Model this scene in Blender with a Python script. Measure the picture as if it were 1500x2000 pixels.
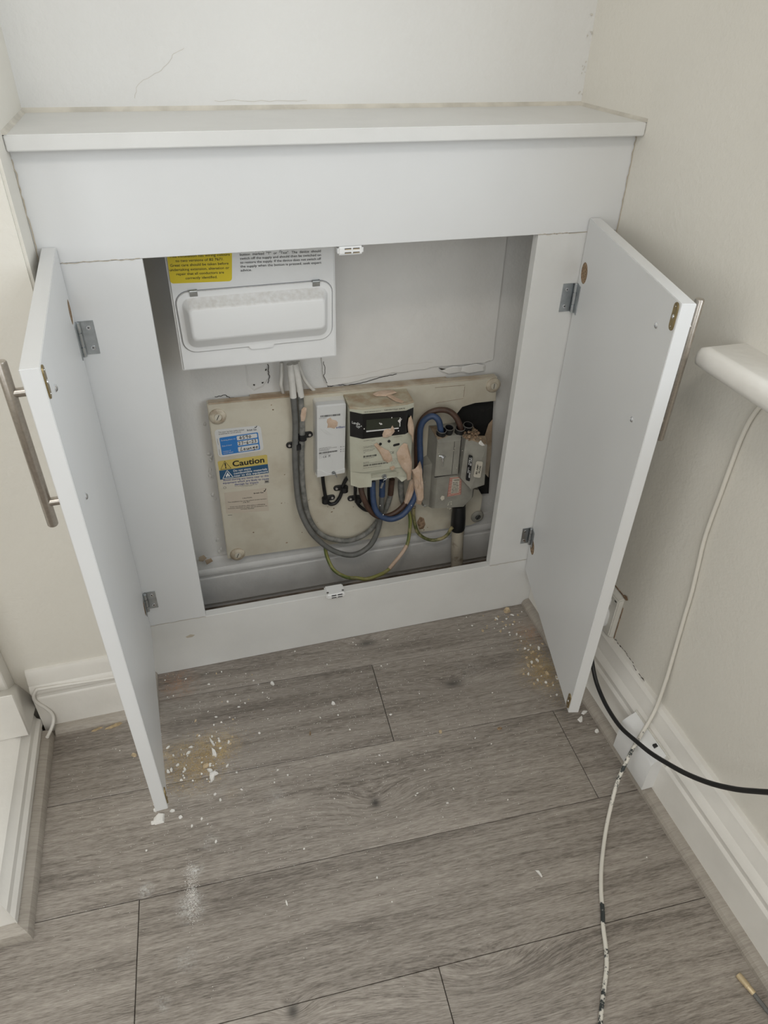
import bpy, bmesh, math, random
from mathutils import Vector, Matrix
for o in list(bpy.data.objects): bpy.data.objects.remove(o, do_unlink=True)
SC = bpy.context.scene
COL = SC.collection
V = Vector
rnd = random.Random(7)

# ---------------------------------------------------------------- camera
cam_d = bpy.data.cameras.new('camera'); cam = bpy.data.objects.new('camera', cam_d); COL.objects.link(cam)
cam_d.sensor_fit = 'VERTICAL'; cam_d.sensor_height = 24.0; cam_d.lens = 16.4315
cam_d.clip_start = 0.02
cr = V((0.96129791, -0.27474544, 0.02052506)); cu = V((0.14688273, 0.57409896, 0.80550348)); cf = V((0.23309183, 0.77131403, -0.59223548))
mw = Matrix((cr, cu, -cf)).transposed().to_4x4(); mw.translation = V((0.17064738, -1.07911947, 1.16706659))
cam.matrix_world = mw
SC.camera = cam

# ---------------------------------------------------------------- world, daylight and fill lights
wd = bpy.data.worlds.new('world'); SC.world = wd; wd.use_nodes = True
bg = wd.node_tree.nodes['Background']; bg.inputs[0].default_value = (0.80, 0.90, 1.0, 1); bg.inputs[1].default_value = 1.0
def area(name, loc, rot, sx, sy, power, col):
    d = bpy.data.lights.new(name, 'AREA'); d.shape = 'RECTANGLE'; d.size = sx; d.size_y = sy; d.energy = power; d.color = col
    o = bpy.data.objects.new(name, d); COL.objects.link(o); o.location = loc; o.rotation_euler = rot
    return o
# daylight coming in through the window above the sill in the right wall
area('window_daylight', (1.03, -1.14, 1.46), (0, math.radians(90), 0), 1.26, 1.26, 14.5, (0.88, 0.94, 1.0))
# daylight from the window in the rear wall behind the camera
area('rear_window_daylight', (-0.62, -3.06, 1.5), (math.radians(90), 0, 0), 1.6, 1.3, 9, (0.99, 0.985, 0.97))
# fill from the left, behind an unseen window added to brighten left-facing surfaces
area('left_fill_light', (-1.64, -1.75, 1.5), (0, math.radians(-90), 0), 1.2, 1.2, 12.5, (1.0, 0.99, 0.96))
# unseen fill light under the ceiling, turned up to lift the floor
area('ceiling_fill_light', (-0.1, -1.6, 2.36), (0, 0, 0), 0.35, 0.35, 8.5, (1.0, 0.93, 0.84))
SC.view_settings.view_transform = 'Standard'; SC.view_settings.look = 'None'
SC.view_settings.gamma = 1.0; SC.view_settings.use_curve_mapping = False
SC.view_settings.exposure = 0.0

# ---------------------------------------------------------------- materials
def new_mat(name):
    m = bpy.data.materials.new(name); m.use_nodes = True
    nt = m.node_tree; b = nt.nodes['Principled BSDF']
    return m, nt, b
def mixcol(nt, fac, a, b):
    n = nt.nodes.new('ShaderNodeMix'); n.data_type = 'RGBA'
    for sock, val in ((n.inputs[0], fac), (n.inputs[6], a), (n.inputs[7], b)):
        if hasattr(val, 'links') or hasattr(val, 'is_linked'): nt.links.new(val, sock)
        elif isinstance(val, tuple): sock.default_value = (val[0], val[1], val[2], 1)
        else: sock.default_value = val
    return n.outputs[2]
def noise(nt, scale, detail=3.0, vec=None, rough=0.55):
    n = nt.nodes.new('ShaderNodeTexNoise'); n.inputs['Scale'].default_value = scale; n.inputs['Detail'].default_value = detail
    n.inputs['Roughness'].default_value = rough
    if vec is None: vec = geo(nt)
    nt.links.new(vec, n.inputs['Vector'])
    return n.outputs['Fac']
def geo(nt):
    return nt.nodes.new('ShaderNodeNewGeometry').outputs['Position']
def ramp(nt, fac, a, b):
    n = nt.nodes.new('ShaderNodeMapRange'); n.inputs[1].default_value = a; n.inputs[2].default_value = b
    nt.links.new(fac, n.inputs[0]); return n.outputs[0]
def math_(nt, op, a, b=None):
    n = nt.nodes.new('ShaderNodeMath'); n.operation = op
    for i, v in enumerate((a, b)):
        if v is None: continue
        if isinstance(v, (int, float)): n.inputs[i].default_value = v
        else: nt.links.new(v, n.inputs[i])
    return n.outputs[0]
def bump(nt, b, h, strength, dist=0.002):
    n = nt.nodes.new('ShaderNodeBump'); n.inputs['Strength'].default_value = strength; n.inputs['Distance'].default_value = dist
    nt.links.new(h, n.inputs['Height']); nt.links.new(n.outputs[0], b.inputs['Normal'])
def plain(name, col, rough=0.5, metal=0.0, spec=None, var=0.0, vscale=30, bmp=0.0, bscale=200, col2=None, lo=0.4, hi=0.65):
    m, nt, b = new_mat(name)
    b.inputs['Roughness'].default_value = rough; b.inputs['Metallic'].default_value = metal
    if spec is not None: b.inputs['Specular IOR Level'].default_value = spec
    if col2 is None: col2 = tuple(c * (1 - var) for c in col)
    f = ramp(nt, noise(nt, vscale, 4), lo, hi)
    nt.links.new(mixcol(nt, f, col, col2), b.inputs['Base Color'])
    if bmp: bump(nt, b, noise(nt, bscale, 3), bmp)
    return m
M = {}
M['wall'] = plain('cream wall paint', (0.76, 0.73, 0.66), 0.6, var=0.035, vscale=3, bmp=0.35, bscale=130)
M['wallback'] = plain('off white wall paint', (0.745, 0.735, 0.71), 0.6, var=0.03, vscale=4, bmp=0.35, bscale=110)
M['wallrough'] = plain('rough painted plaster', (0.70, 0.68, 0.645), 0.6, var=0.10, vscale=25, bmp=0.9, bscale=60)
M['skim'] = plain('thick old paint skim lightened against shade', (0.79, 0.775, 0.745), 0.5, var=0.04, vscale=12, bmp=0.5, bscale=55)  # painted lighter than the outer wall to lift the dim cupboard interior
M['gloss'] = plain('white gloss trim paint', (0.78, 0.755, 0.705), 0.35, var=0.05, vscale=14, bmp=0.25, bscale=70)
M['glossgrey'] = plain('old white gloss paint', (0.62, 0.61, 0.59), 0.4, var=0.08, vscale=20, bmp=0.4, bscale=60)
M['board'] = plain('white melamine board', (0.715, 0.717, 0.712), 0.38, var=0.02, vscale=6)
M['boardold'] = plain('white painted board with scuffs', (0.72, 0.715, 0.692), 0.42, var=0.05, vscale=9, bmp=0.12, bscale=90)
M['ceiling'] = plain('ceiling paint', (0.82, 0.81, 0.79), 0.7)
M['white'] = plain('white plastic', (0.82, 0.82, 0.81), 0.35, var=0.02)
M['pvc'] = plain('off white plastic', (0.74, 0.72, 0.66), 0.4, var=0.06, vscale=40)
M['cream'] = plain('aged cream paint on board', (0.60, 0.56, 0.46), 0.5, col2=(0.50, 0.445, 0.35), vscale=14, bmp=0.15, bscale=80, lo=0.48, hi=0.75)
M['creamdirty'] = plain('dusty board edge', (0.56, 0.50, 0.40), 0.8, col2=(0.36, 0.26, 0.17), vscale=14, bmp=0.4, bscale=150)
M['steel'] = plain('zinc plated steel', (0.55, 0.58, 0.60), 0.32, 1.0, var=0.2, vscale=60)
M['steeldark'] = plain('dark screw recess', (0.06, 0.06, 0.065), 0.5, 0.6)
M['chrome'] = plain('bright screw metal', (0.75, 0.76, 0.78), 0.2, 1.0)
M['brass'] = plain('yellow passivated metal', (0.42, 0.33, 0.17), 0.35, 1.0, var=0.35, vscale=80)
M['ferrule'] = plain('brass ferrule', (0.60, 0.48, 0.30), 0.4, 0.4, var=0.2, vscale=90)
M['brushed'] = plain('brushed nickel', (0.46, 0.42, 0.375), 0.30, 1.0, var=0.12, vscale=300)
M['chip'] = plain('raw chipboard', (0.36, 0.25, 0.15), 0.9, col2=(0.12, 0.07, 0.035), vscale=260, bmp=0.8, bscale=300)
M['greycable'] = plain('grey cable sheath', (0.155, 0.155, 0.145), 0.5, var=0.25, vscale=60)
M['greypaint'] = plain('grey cable with paint', (0.24, 0.235, 0.215), 0.55, col2=(0.12, 0.12, 0.11), vscale=70)
M['whitecable'] = plain('white painted cable', (0.72, 0.70, 0.655), 0.5, var=0.12, vscale=50)
M['blue'] = plain('blue insulation', (0.04, 0.072, 0.155), 0.45, var=0.25, vscale=60)
M['brown'] = plain('brown insulation', (0.085, 0.045, 0.03), 0.5, var=0.3, vscale=60)
M['black'] = plain('black plastic', (0.012, 0.012, 0.013), 0.42)
M['blackrough'] = plain('black bitumen', (0.008, 0.0075, 0.007), 0.75, col2=(0.03, 0.026, 0.022), vscale=40, bmp=0.4, bscale=120, lo=.55, hi=.8)
M['lcd'] = plain('dark display glass', (0.035, 0.04, 0.028), 0.15)
M['bezel'] = plain('glossy black bezel', (0.007, 0.007, 0.008), 0.2)
M['meter'] = plain('pale meter plastic', (0.54, 0.54, 0.44), 0.42, col2=(0.47, 0.455, 0.36), vscale=18)
M['meterdusty'] = plain('dusty meter plastic', (0.47, 0.43, 0.32), 0.75, col2=(0.36, 0.27, 0.175), vscale=35)
M['fuse'] = plain('grey painted casing', (0.315, 0.305, 0.265), 0.42, col2=(0.24, 0.23, 0.20), vscale=22, bmp=0.1, bscale=150)
M['fusedusty'] = plain('dusty grey casing', (0.33, 0.26, 0.18), 0.85, col2=(0.20, 0.14, 0.09), vscale=60)
M['plaster'] = plain('dried pink plaster', (0.62, 0.47, 0.36), 0.9, col2=(0.52, 0.37, 0.26), vscale=50, bmp=0.7, bscale=160)
M['rubble'] = plain('plaster rubble', (0.36, 0.25, 0.16), 0.95, col2=(0.16, 0.10, 0.06), vscale=120)
M['whitechip'] = plain('white paint flake', (0.82, 0.80, 0.76), 0.7, var=0.12, vscale=90)
M['tanchip'] = plain('tan chip', (0.60, 0.47, 0.30), 0.85, var=0.3, vscale=120)
M['sawdust'] = plain('sawdust', (0.52, 0.38, 0.18), 0.95, var=0.4, vscale=400)
M['splinter'] = plain('wood splinter', (0.55, 0.42, 0.25), 0.8, var=0.3, vscale=150)
M['pipe'] = plain('cream painted pipe', (0.47, 0.42, 0.335), 0.6, col2=(0.22, 0.17, 0.12), vscale=55, bmp=0.4, bscale=90, lo=.52, hi=.72)
M['ink'] = plain('black ink', (0.012, 0.012, 0.014), 0.5)
M['inkgrey'] = plain('faded ink', (0.13, 0.125, 0.115), 0.6)
M['inkblue'] = plain('navy ink', (0.03, 0.05, 0.22), 0.5)
M['inkwhite'] = plain('white ink', (0.80, 0.80, 0.78), 0.5)
M['yellow'] = plain('yellow label', (0.72, 0.56, 0.025), 0.45)
M['yellowold'] = plain('faded yellow label', (0.60, 0.47, 0.13), 0.5)
M['labelblue'] = plain('blue label', (0.03, 0.19, 0.52), 0.45)
M['labelteal'] = plain('dark blue label', (0.02, 0.085, 0.18), 0.5)
M['label'] = plain('white label', (0.66, 0.66, 0.645), 0.45)
M['labelcream'] = plain('cream label', (0.60, 0.56, 0.47), 0.5)
M['labelbeige'] = plain('beige label', (0.56, 0.49, 0.40), 0.6)
M['red'] = plain('red ink', (0.42, 0.06, 0.035), 0.5)
M['green'] = plain('green indicator', (0.16, 0.22, 0.025), 0.4)
M['crack'] = plain('dark crack', (0.05, 0.043, 0.037), 0.9)
M['caulk'] = plain('greyed caulk', (0.66, 0.62, 0.54), 0.6, var=0.2, vscale=25)
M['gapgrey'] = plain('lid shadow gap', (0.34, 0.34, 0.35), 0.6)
M['glass'] = None
def glass():
    m, nt, b = new_mat('window glass'); nt.nodes.remove(b)
    t = nt.nodes.new('ShaderNodeBsdfTransparent'); g_ = nt.nodes.new('ShaderNodeBsdfGlossy'); g_.inputs['Roughness'].default_value = 0.02
    mx = nt.nodes.new('ShaderNodeMixShader'); mx.inputs[0].default_value = 0.05
    nt.links.new(t.outputs[0], mx.inputs[1]); nt.links.new(g_.outputs[0], mx.inputs[2])
    nt.links.new(mx.outputs[0], nt.nodes['Material Output'].inputs[0]); return m
M['glass'] = glass()

# cup lid: white plastic with a dusty stain settled along the top slope
def lid_mat():
    m, nt, b = new_mat('white plastic with settled dust'); b.inputs['Roughness'].default_value = 0.35
    n = nt.nodes.new('ShaderNodeNewGeometry'); sp = nt.nodes.new('ShaderNodeSeparateXYZ'); nt.links.new(n.outputs['Normal'], sp.inputs[0])
    up = ramp(nt, sp.outputs[2], 0.25, 0.7)
    nz = ramp(nt, noise(nt, 130, 6), 0.25, 0.75)
    f = math_(nt, 'MULTIPLY', math_(nt, 'MULTIPLY', up, nz), 0.42)
    nt.links.new(mixcol(nt, f, (0.82, 0.82, 0.81), (0.42, 0.36, 0.28)), b.inputs['Base Color']); return m
M['lid'] = lid_mat()

# two-core earth wire: green and yellow halves around the wire
def earth_mat():
    m, nt, b = new_mat('green and yellow insulation'); b.inputs['Roughness'].default_value = 0.5
    n = nt.nodes.new('ShaderNodeNewGeometry'); sp = nt.nodes.new('ShaderNodeSeparateXYZ'); nt.links.new(n.outputs['Normal'], sp.inputs[0])
    f = ramp(nt, math_(nt, 'ADD', sp.outputs[0], 0.25), -0.08, 0.08)
    c = mixcol(nt, f, (0.12, 0.155, 0.04), (0.27, 0.265, 0.075))
    d = ramp(nt, noise(nt, 50, 3), 0.50, 0.62)
    nt.links.new(mixcol(nt, math_(nt, 'MULTIPLY', d, .55), c, (0.36, 0.30, 0.17)), b.inputs['Base Color']); return m
M['earth'] = earth_mat()
def dull_earth():
    m, nt, b = new_mat('painted earth insulation'); b.inputs['Roughness'].default_value = 0.6
    d = ramp(nt, noise(nt, 55, 3), 0.42, 0.60)
    nt.links.new(mixcol(nt, d, (0.085, 0.10, 0.03), (0.34, 0.29, 0.15)), b.inputs['Base Color']); return m
M['earthdull'] = dull_earth()
# coaxial cable: black sheath under flaking white paint
def coax_mat():
    m, nt, b = new_mat('black cable under flaking white paint'); b.inputs['Roughness'].default_value = 0.55
    at = nt.nodes.new('ShaderNodeAttribute'); at.attribute_name = 'wear'
    nz = noise(nt, 120, 5, rough=0.7)
    f = ramp(nt, math_(nt, 'ADD', at.outputs['Fac'], math_(nt, 'MULTIPLY', math_(nt, 'SUBTRACT', nz, 0.5), 1.9)), 0.42, 0.58)
    nt.links.new(mixcol(nt, f, (0.70, 0.67, 0.60), (0.03, 0.036, 0.036)), b.inputs['Base Color']); return m
M['coax'] = coax_mat()

ANG = math.atan(-0.045); CA, SA = math.cos(ANG), math.sin(ANG)
def uv_of(x, y): return (x * CA + y * SA, -x * SA + y * CA)
def xy_of(u, v): return (u * CA - v * SA, u * SA + v * CA)
# (x, y, size along, size across, amplitude) of the knots printed in the laminate
KNOTS = [(0.3725,-0.4033,0.0000)+(0.05, 0.024, 0.030), (0.4560,-0.0259,0.0000)+(0.045, 0.016, 0.018), (0.6034,-0.1841,0.0000)+(0.05, 0.017, 0.018),
         (0.1742,-0.6814,0.0000)+(0.022, 0.013, 0.014), (0.4619,-0.7141,0.0000)+(0.085, 0.028, 0.035)]
STAINS = [  # (x, y, radius, colour, strength) dust trodden and brushed onto the boards
    (0.0427,-0.0342,0.0000)+(0.036, (0.42, 0.21, 0.11), 0.9), (0.0663,-0.2360,0.0000)+(0.05, (0.56, 0.41, 0.18), 0.9), (0.1162,-0.2089,0.0000)+(0.032, (0.60, 0.45, 0.20), 0.9),
    (0.0210,-0.2008,0.0000)+(0.022, (0.52, 0.39, 0.21), 0.8), (0.7895,-0.2049,0.0000)+(0.040, (0.54, 0.38, 0.16), 0.85), (0.8263,-0.0898,0.0000)+(0.034, (0.40, 0.20, 0.10), 0.85),
    (0.0430,-0.4984,0.0000)+(0.020, (0.75, 0.75, 0.73), 0.9), (0.0530,-0.4409,0.0000)+(0.012, (0.78, 0.78, 0.76), 0.9), (-0.0242,-0.4521,0.0000)+(0.011, (0.72, 0.72, 0.70), 0.8),
    (0.0332,-0.5739,0.0000)+(0.014, (0.60, 0.60, 0.58), 0.6), (-0.0031,-0.6222,0.0000)+(0.010, (0.6, 0.6, 0.58), 0.6), (0.2037,-0.3439,0.0000)+(0.016, (0.55, 0.54, 0.52), 0.5),
    (0.6531,-0.1612,0.0000)+(0.030, (0.48, 0.46, 0.43), 0.5), (0.0813,-0.3991,0.0000)+(0.013, (0.6, 0.6, 0.58), 0.5), (0.1290,-0.3162,0.0000)+(0.012, (0.46, 0.36, 0.24), 0.6)]
def floor_mat(name, c_dark, c_mid, c_light, knots=True):
    m, nt, b = new_mat(name); b.inputs['Roughness'].default_value = 0.42
    P = geo(nt); oi = nt.nodes.new('ShaderNodeObjectInfo')
    rt = nt.nodes.new('ShaderNodeVectorRotate'); rt.rotation_type = 'Z_AXIS'; rt.inputs['Angle'].default_value = -ANG
    nt.links.new(P, rt.inputs['Vector'])
    sp = nt.nodes.new('ShaderNodeSeparateXYZ'); nt.links.new(rt.outputs[0], sp.inputs[0])
    u, v = sp.outputs[0], sp.outputs[1]
    dark = None
    # slow wander of the grain
    wn = nt.nodes.new('ShaderNodeTexNoise'); wn.inputs['Scale'].default_value = 1.0; wn.inputs['Detail'].default_value = 2
    cw = nt.nodes.new('ShaderNodeCombineXYZ'); nt.links.new(math_(nt, 'MULTIPLY', u, 1.6), cw.inputs[0]); nt.links.new(math_(nt, 'MULTIPLY', v, 7.0), cw.inputs[1]); nt.links.new(math_(nt, 'MULTIPLY', oi.outputs['Random'], 37.0), cw.inputs[2])
    nt.links.new(cw.outputs[0], wn.inputs['Vector'])
    v = math_(nt, 'ADD', v, math_(nt, 'MULTIPLY', math_(nt, 'SUBTRACT', wn.outputs['Fac'], 0.5), 0.022))
    if knots:
        for (kx, ky, kz, a, c, amp) in KNOTS:
            ku, kv = uv_of(kx, ky)
            du = math_(nt, 'DIVIDE', math_(nt, 'SUBTRACT', sp.outputs[0], ku), a); dv = math_(nt, 'DIVIDE', math_(nt, 'SUBTRACT', sp.outputs[1], kv), c)
            d2 = math_(nt, 'ADD', math_(nt, 'MULTIPLY', du, du), math_(nt, 'MULTIPLY', dv, dv))
            e = math_(nt, 'POWER', 2.718, math_(nt, 'MULTIPLY', d2, -0.5))
            v = math_(nt, 'ADD', v, math_(nt, 'MULTIPLY', e, amp))
            if amp < 0.034:
                cu_r = .0085 if amp != .018 else .020
                e1 = math_(nt, 'MULTIPLY', du, a / cu_r); e2 = math_(nt, 'MULTIPLY', dv, c / (.0095 if amp != .018 else .010))
                core = math_(nt, 'MULTIPLY', math_(nt, 'POWER', 2.718, math_(nt, 'MULTIPLY', math_(nt, 'ADD', math_(nt, 'MULTIPLY', e1, e1), math_(nt, 'MULTIPLY', e2, e2)), -0.9)), 1.0 if amp != .018 else 0.85)
                dark = core if dark is None else math_(nt, 'ADD', dark, core)
    cb = nt.nodes.new('ShaderNodeCombineXYZ')
    nt.links.new(math_(nt, 'MULTIPLY', u, 5.0), cb.inputs[0]); nt.links.new(math_(nt, 'MULTIPLY', v, 150.0), cb.inputs[1]); nt.links.new(math_(nt, 'MULTIPLY', oi.outputs['Random'], 91.0), cb.inputs[2])
    g1 = noise(nt, 1.0, 4, cb.outputs[0], 0.6)
    cc = nt.nodes.new('ShaderNodeCombineXYZ')
    nt.links.new(math_(nt, 'MULTIPLY', u, 55.0), cc.inputs[0]); nt.links.new(math_(nt, 'MULTIPLY', v, 720.0), cc.inputs[1]); nt.links.new(math_(nt, 'MULTIPLY', oi.outputs['Random'], 17.0), cc.inputs[2])
    g2 = noise(nt, 1.0, 3, cc.outputs[0], 0.7)
    ce = nt.nodes.new('ShaderNodeCombineXYZ')
    nt.links.new(math_(nt, 'MULTIPLY', u, 2.5), ce.inputs[0]); nt.links.new(math_(nt, 'MULTIPLY', v, 24.0), ce.inputs[1]); nt.links.new(math_(nt, 'MULTIPLY', oi.outputs['Random'], 53.0), ce.inputs[2])
    g3 = noise(nt, 1.0, 3, ce.outputs[0], 0.5)
    s = math_(nt, 'ADD', math_(nt, 'MULTIPLY', g1, 0.24), math_(nt, 'ADD', math_(nt, 'MULTIPLY', g2, 0.50), math_(nt, 'MULTIPLY', g3, 0.26)))
    c1 = mixcol(nt, ramp(nt, s, 0.385, 0.495), c_dark, c_mid)
    c2 = mixcol(nt, ramp(nt, s, 0.495, 0.63), c1, c_light)
    # plank to plank tone
    c2 = mixcol(nt, math_(nt, 'MULTIPLY', oi.outputs['Random'], 0.22), c2, c_dark)
    if dark is not None:
        c2 = mixcol(nt, math_(nt, 'MINIMUM', math_(nt, 'MULTIPLY', dark, 0.85), 0.85), c2, (0.035, 0.032, 0.03))
    if knots:
        pz = noise(nt, 55, 5, rough=0.7); px_ = noise(nt, 300, 3)
        for (sx, sy, sz, rad, col, st) in STAINS:
            q = nt.nodes.new('ShaderNodeVectorMath'); q.operation = 'DISTANCE'; nt.links.new(P, q.inputs[0]); q.inputs[1].default_value = (sx, sy, 0)
            f = ramp(nt, q.outputs['Value'], rad * 1.5, rad * 0.2)
            f = math_(nt, 'MULTIPLY', f, math_(nt, 'MULTIPLY', ramp(nt, pz, 0.38, 0.66), ramp(nt, px_, 0.35, 0.60)))
            c2 = mixcol(nt, math_(nt, 'MULTIPLY', f, st), c2, col)
    nt.links.new(c2, b.inputs['Base Color'])
    bump(nt, b, s, 0.25, 0.0008)
    return m
M['floor'] = floor_mat('grey oak laminate', (0.135, 0.115, 0.097), (0.295, 0.261, 0.226), (0.46, 0.415, 0.366))
M['bead'] = floor_mat('grey oak beading', (0.29, 0.258, 0.22), (0.38, 0.342, 0.295), (0.46, 0.42, 0.365), False)
M['innerfloor'] = plain('bare dusty floorboards', (0.30, 0.25, 0.20), 0.85, col2=(0.16, 0.12, 0.09), vscale=25, bmp=.3, bscale=60)

# ---------------------------------------------------------------- geometry helpers
class MB:
    def __init__(s): s.bm = bmesh.new(); s.mi = 0
    def face(s, pts, mi=None):
        vs = [s.bm.verts.new(p) for p in pts]
        f = s.bm.faces.new(vs); f.material_index = s.mi if mi is None else mi
        return f
    def hexa(s, c, bev=0.0, seg=1):
        """eight corners: 0-3 the bottom ring, 4-7 the top ring"""
        vs = [s.bm.verts.new(p) for p in c]
        fs = [s.bm.faces.new([vs[i] for i in q]) for q in ((3, 2, 1, 0), (4, 5, 6, 7), (0, 1, 5, 4), (1, 2, 6, 5), (2, 3, 7, 6), (3, 0, 4, 7))]
        for f in fs: f.material_index = s.mi
        if bev:
            es = {e for f in fs for e in f.edges}
            r = bmesh.ops.bevel(s.bm, geom=list(es), offset=bev, segments=seg, affect='EDGES', clamp_overlap=True)
            for f in r['faces']: f.material_index = s.mi
    def box(s, a, b, bev=0.0, seg=1):
        (x0, y0, z0), (x1, y1, z1) = a, b
        s.hexa([(x0, y0, z0), (x1, y0, z0), (x1, y1, z0), (x0, y1, z0), (x0, y0, z1), (x1, y0, z1), (x1, y1, z1), (x0, y1, z1)], bev, seg)
    def prism(s, pts, d, bev=0.0, seg=1):
        """polygon pts (3D) extruded by the vector d"""
        d = V(d); n = len(pts)
        a = [s.bm.verts.new(p) for p in pts]; b = [s.bm.verts.new(V(p) + d) for p in pts]
        fs = [s.bm.faces.new(a[::-1]), s.bm.faces.new(b)]
        for i in range(n): fs.append(s.bm.faces.new((a[i], a[(i + 1) % n], b[(i + 1) % n], b[i])))
        for f in fs: f.material_index = s.mi
        if bev:
            es = [e for e in fs[1].edges]
            r = bmesh.ops.bevel(s.bm, geom=es, offset=bev, segments=seg, affect='EDGES', clamp_overlap=True)
            for f in r['faces']: f.material_index = s.mi
    def rings(s, rings, cap0=True, cap1=True):
        R = [[s.bm.verts.new(p) for p in r] for r in rings]; n = len(R[0])
        for a, b in zip(R, R[1:]):
            for i in range(n):
                f = s.bm.faces.new((a[i], a[(i + 1) % n], b[(i + 1) % n], b[i])); f.material_index = s.mi
        if cap0: s.bm.faces.new(R[0][::-1]).material_index = s.mi
        if cap1: s.bm.faces.new(R[-1]).material_index = s.mi
        return R
    def tube(s, pts, r, seg=10, cap=True, rr=None):
        pts = [V(p) for p in pts]; n = len(pts); rings = []
        t0 = (pts[1] - pts[0]).normalized()
        up = V((0, 0, 1)) if abs(t0.z) < 0.9 else V((1, 0, 0))
        nrm = (up - t0 * up.dot(t0)).normalized()
        for i in range(n):
            t = (pts[min(i + 1, n - 1)] - pts[max(i - 1, 0)]).normalized()
            nrm = (nrm - t * nrm.dot(t)).normalized(); bn = t.cross(nrm)
            ri = rr[i] if rr else r
            rings.append([pts[i] + nrm * (math.cos(k * 2 * math.pi / seg) * ri) + bn * (math.sin(k * 2 * math.pi / seg) * ri) for k in range(seg)])
        s.rings(rings, cap, cap)
    def lathe(s, c, axis, prof, seg=16, cap=True):
        """prof: list of (radius, distance along axis)"""
        c = V(c); a = V(axis).normalized()
        up = V((0, 0, 1)) if abs(a.z) < 0.9 else V((1, 0, 0))
        e1 = (up - a * up.dot(a)).normalized(); e2 = a.cross(e1)
        s.rings([[c + a * d + (e1 * math.cos(k * 2 * math.pi / seg) + e2 * math.sin(k * 2 * math.pi / seg)) * max(r, 1e-5) for k in range(seg)] for r, d in prof], cap, cap)
    def blob(s, pts, nrm, h, seed=1, inner=0.72):
        """a lump with the given outline, raised by h along nrm"""
        q = random.Random(seed); pts = [V(p) for p in pts]; n = V(nrm).normalized(); c = sum(pts, V()) / len(pts); N = len(pts)
        o = [s.bm.verts.new(p) for p in pts]
        m1 = [s.bm.verts.new(c + (p - c) * (inner + q.uniform(-.07, .1)) + n * h * q.uniform(.6, 1.15)) for p in pts]
        m2 = [s.bm.verts.new(c + (p - c) * (inner * .45 + q.uniform(-.05, .1)) + n * h * q.uniform(.8, 1.3)) for p in pts]
        ct = s.bm.verts.new(c + n * h * 1.1)
        for i in range(N):
            j = (i + 1) % N
            for a, b in ((o, m1), (m1, m2)):
                f = s.bm.faces.new((a[i], a[j], b[j], b[i])); f.material_index = s.mi
            f = s.bm.faces.new((m2[i], m2[j], ct)); f.material_index = s.mi
def smooth_path(pts, sub=6):
    pts = [V(p) for p in pts]; out = []; n = len(pts)
    for i in range(n - 1):
        p0, p1, p2, p3 = pts[max(i - 1, 0)], pts[i], pts[i + 1], pts[min(i + 2, n - 1)]
        for k in range(sub):
            t = k / sub
            out.append(0.5 * ((2 * p1) + (p2 - p0) * t + (2 * p0 - 5 * p1 + 4 * p2 - p3) * t * t + (3 * p1 - p0 - 3 * p2 + p3) * t ** 3))
    out.append(pts[-1]); return out
def root_loc(o):
    while o.parent: o = o.parent
    return o.location
def obj(name, mb, mats, parent=None, ang=35, loc=None):
    """link one mesh object; its vertices are given in world metres"""
    me = bpy.data.meshes.new(name)
    bmesh.ops.recalc_face_normals(mb.bm, faces=mb.bm.faces) if getattr(mb, 'recalc', True) else None
    off = V(root_loc(parent)) if parent else (V(loc) if loc else V())
    if off.length: bmesh.ops.translate(mb.bm, verts=mb.bm.verts, vec=-off)
    mb.bm.to_mesh(me); mb.bm.free()
    for m in (mats if isinstance(mats, (list, tuple)) else [mats]): me.materials.append(M[m])
    for p_ in me.polygons: p_.use_smooth = True
    me.set_sharp_from_angle(angle=math.radians(ang))
    o = bpy.data.objects.new(name, me); COL.objects.link(o)
    if parent: o.parent = parent
    elif loc: o.location = loc
    return o
def tag(o, label, cat, group=None):
    o['label'] = label; o['category'] = cat
    if group: o['group'] = group
    return o
def thing(name, label, cat, loc, group=None):
    o = bpy.data.objects.new(name, None); COL.objects.link(o); o.location = loc; o.empty_display_size = 0.02
    return tag(o, label, cat, group)
def struct(name, mb, mats, parent=None, **k):
    o = obj(name, mb, mats, parent, **k); o['kind'] = 'structure'; return o
class Fr:
    """a four-cornered flat field: (0,0) lower left, (1,1) upper right, seen from the front"""
    def __init__(s, bl, br, tr, tl):
        s.c = [V(q) for q in (bl, br, tr, tl)]; s.n = (s.c[1] - s.c[0]).cross(s.c[3] - s.c[0]).normalized()
    def __call__(s, a, b, d=0.0):
        return (s.c[0] * (1 - a) + s.c[1] * a) * (1 - b) + (s.c[3] * (1 - a) + s.c[2] * a) * b + s.n * d
    def sub(s, a0, b0, a1, b1, d=0.0): return Fr(s(a0, b0, d), s(a1, b0, d), s(a1, b1, d), s(a0, b1, d))
def quad(mb, fr, a0, b0, a1, b1, d, mi=None): mb.face([fr(a0, b0, d), fr(a1, b0, d), fr(a1, b1, d), fr(a0, b1, d)], mi)
def rrect(fr, a0, b0, a1, b1, ra, rb, d, n=4):
    out = []
    for (ca, cb, st) in ((a1 - ra, b0 + rb, -90), (a1 - ra, b1 - rb, 0), (a0 + ra, b1 - rb, 90), (a0 + ra, b0 + rb, 180)):
        for k in range(n + 1):
            t = math.radians(st + 90 * k / n); out.append(fr(ca + math.cos(t) * ra, cb + math.sin(t) * rb, d))
    return out
_fc = {}
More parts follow.
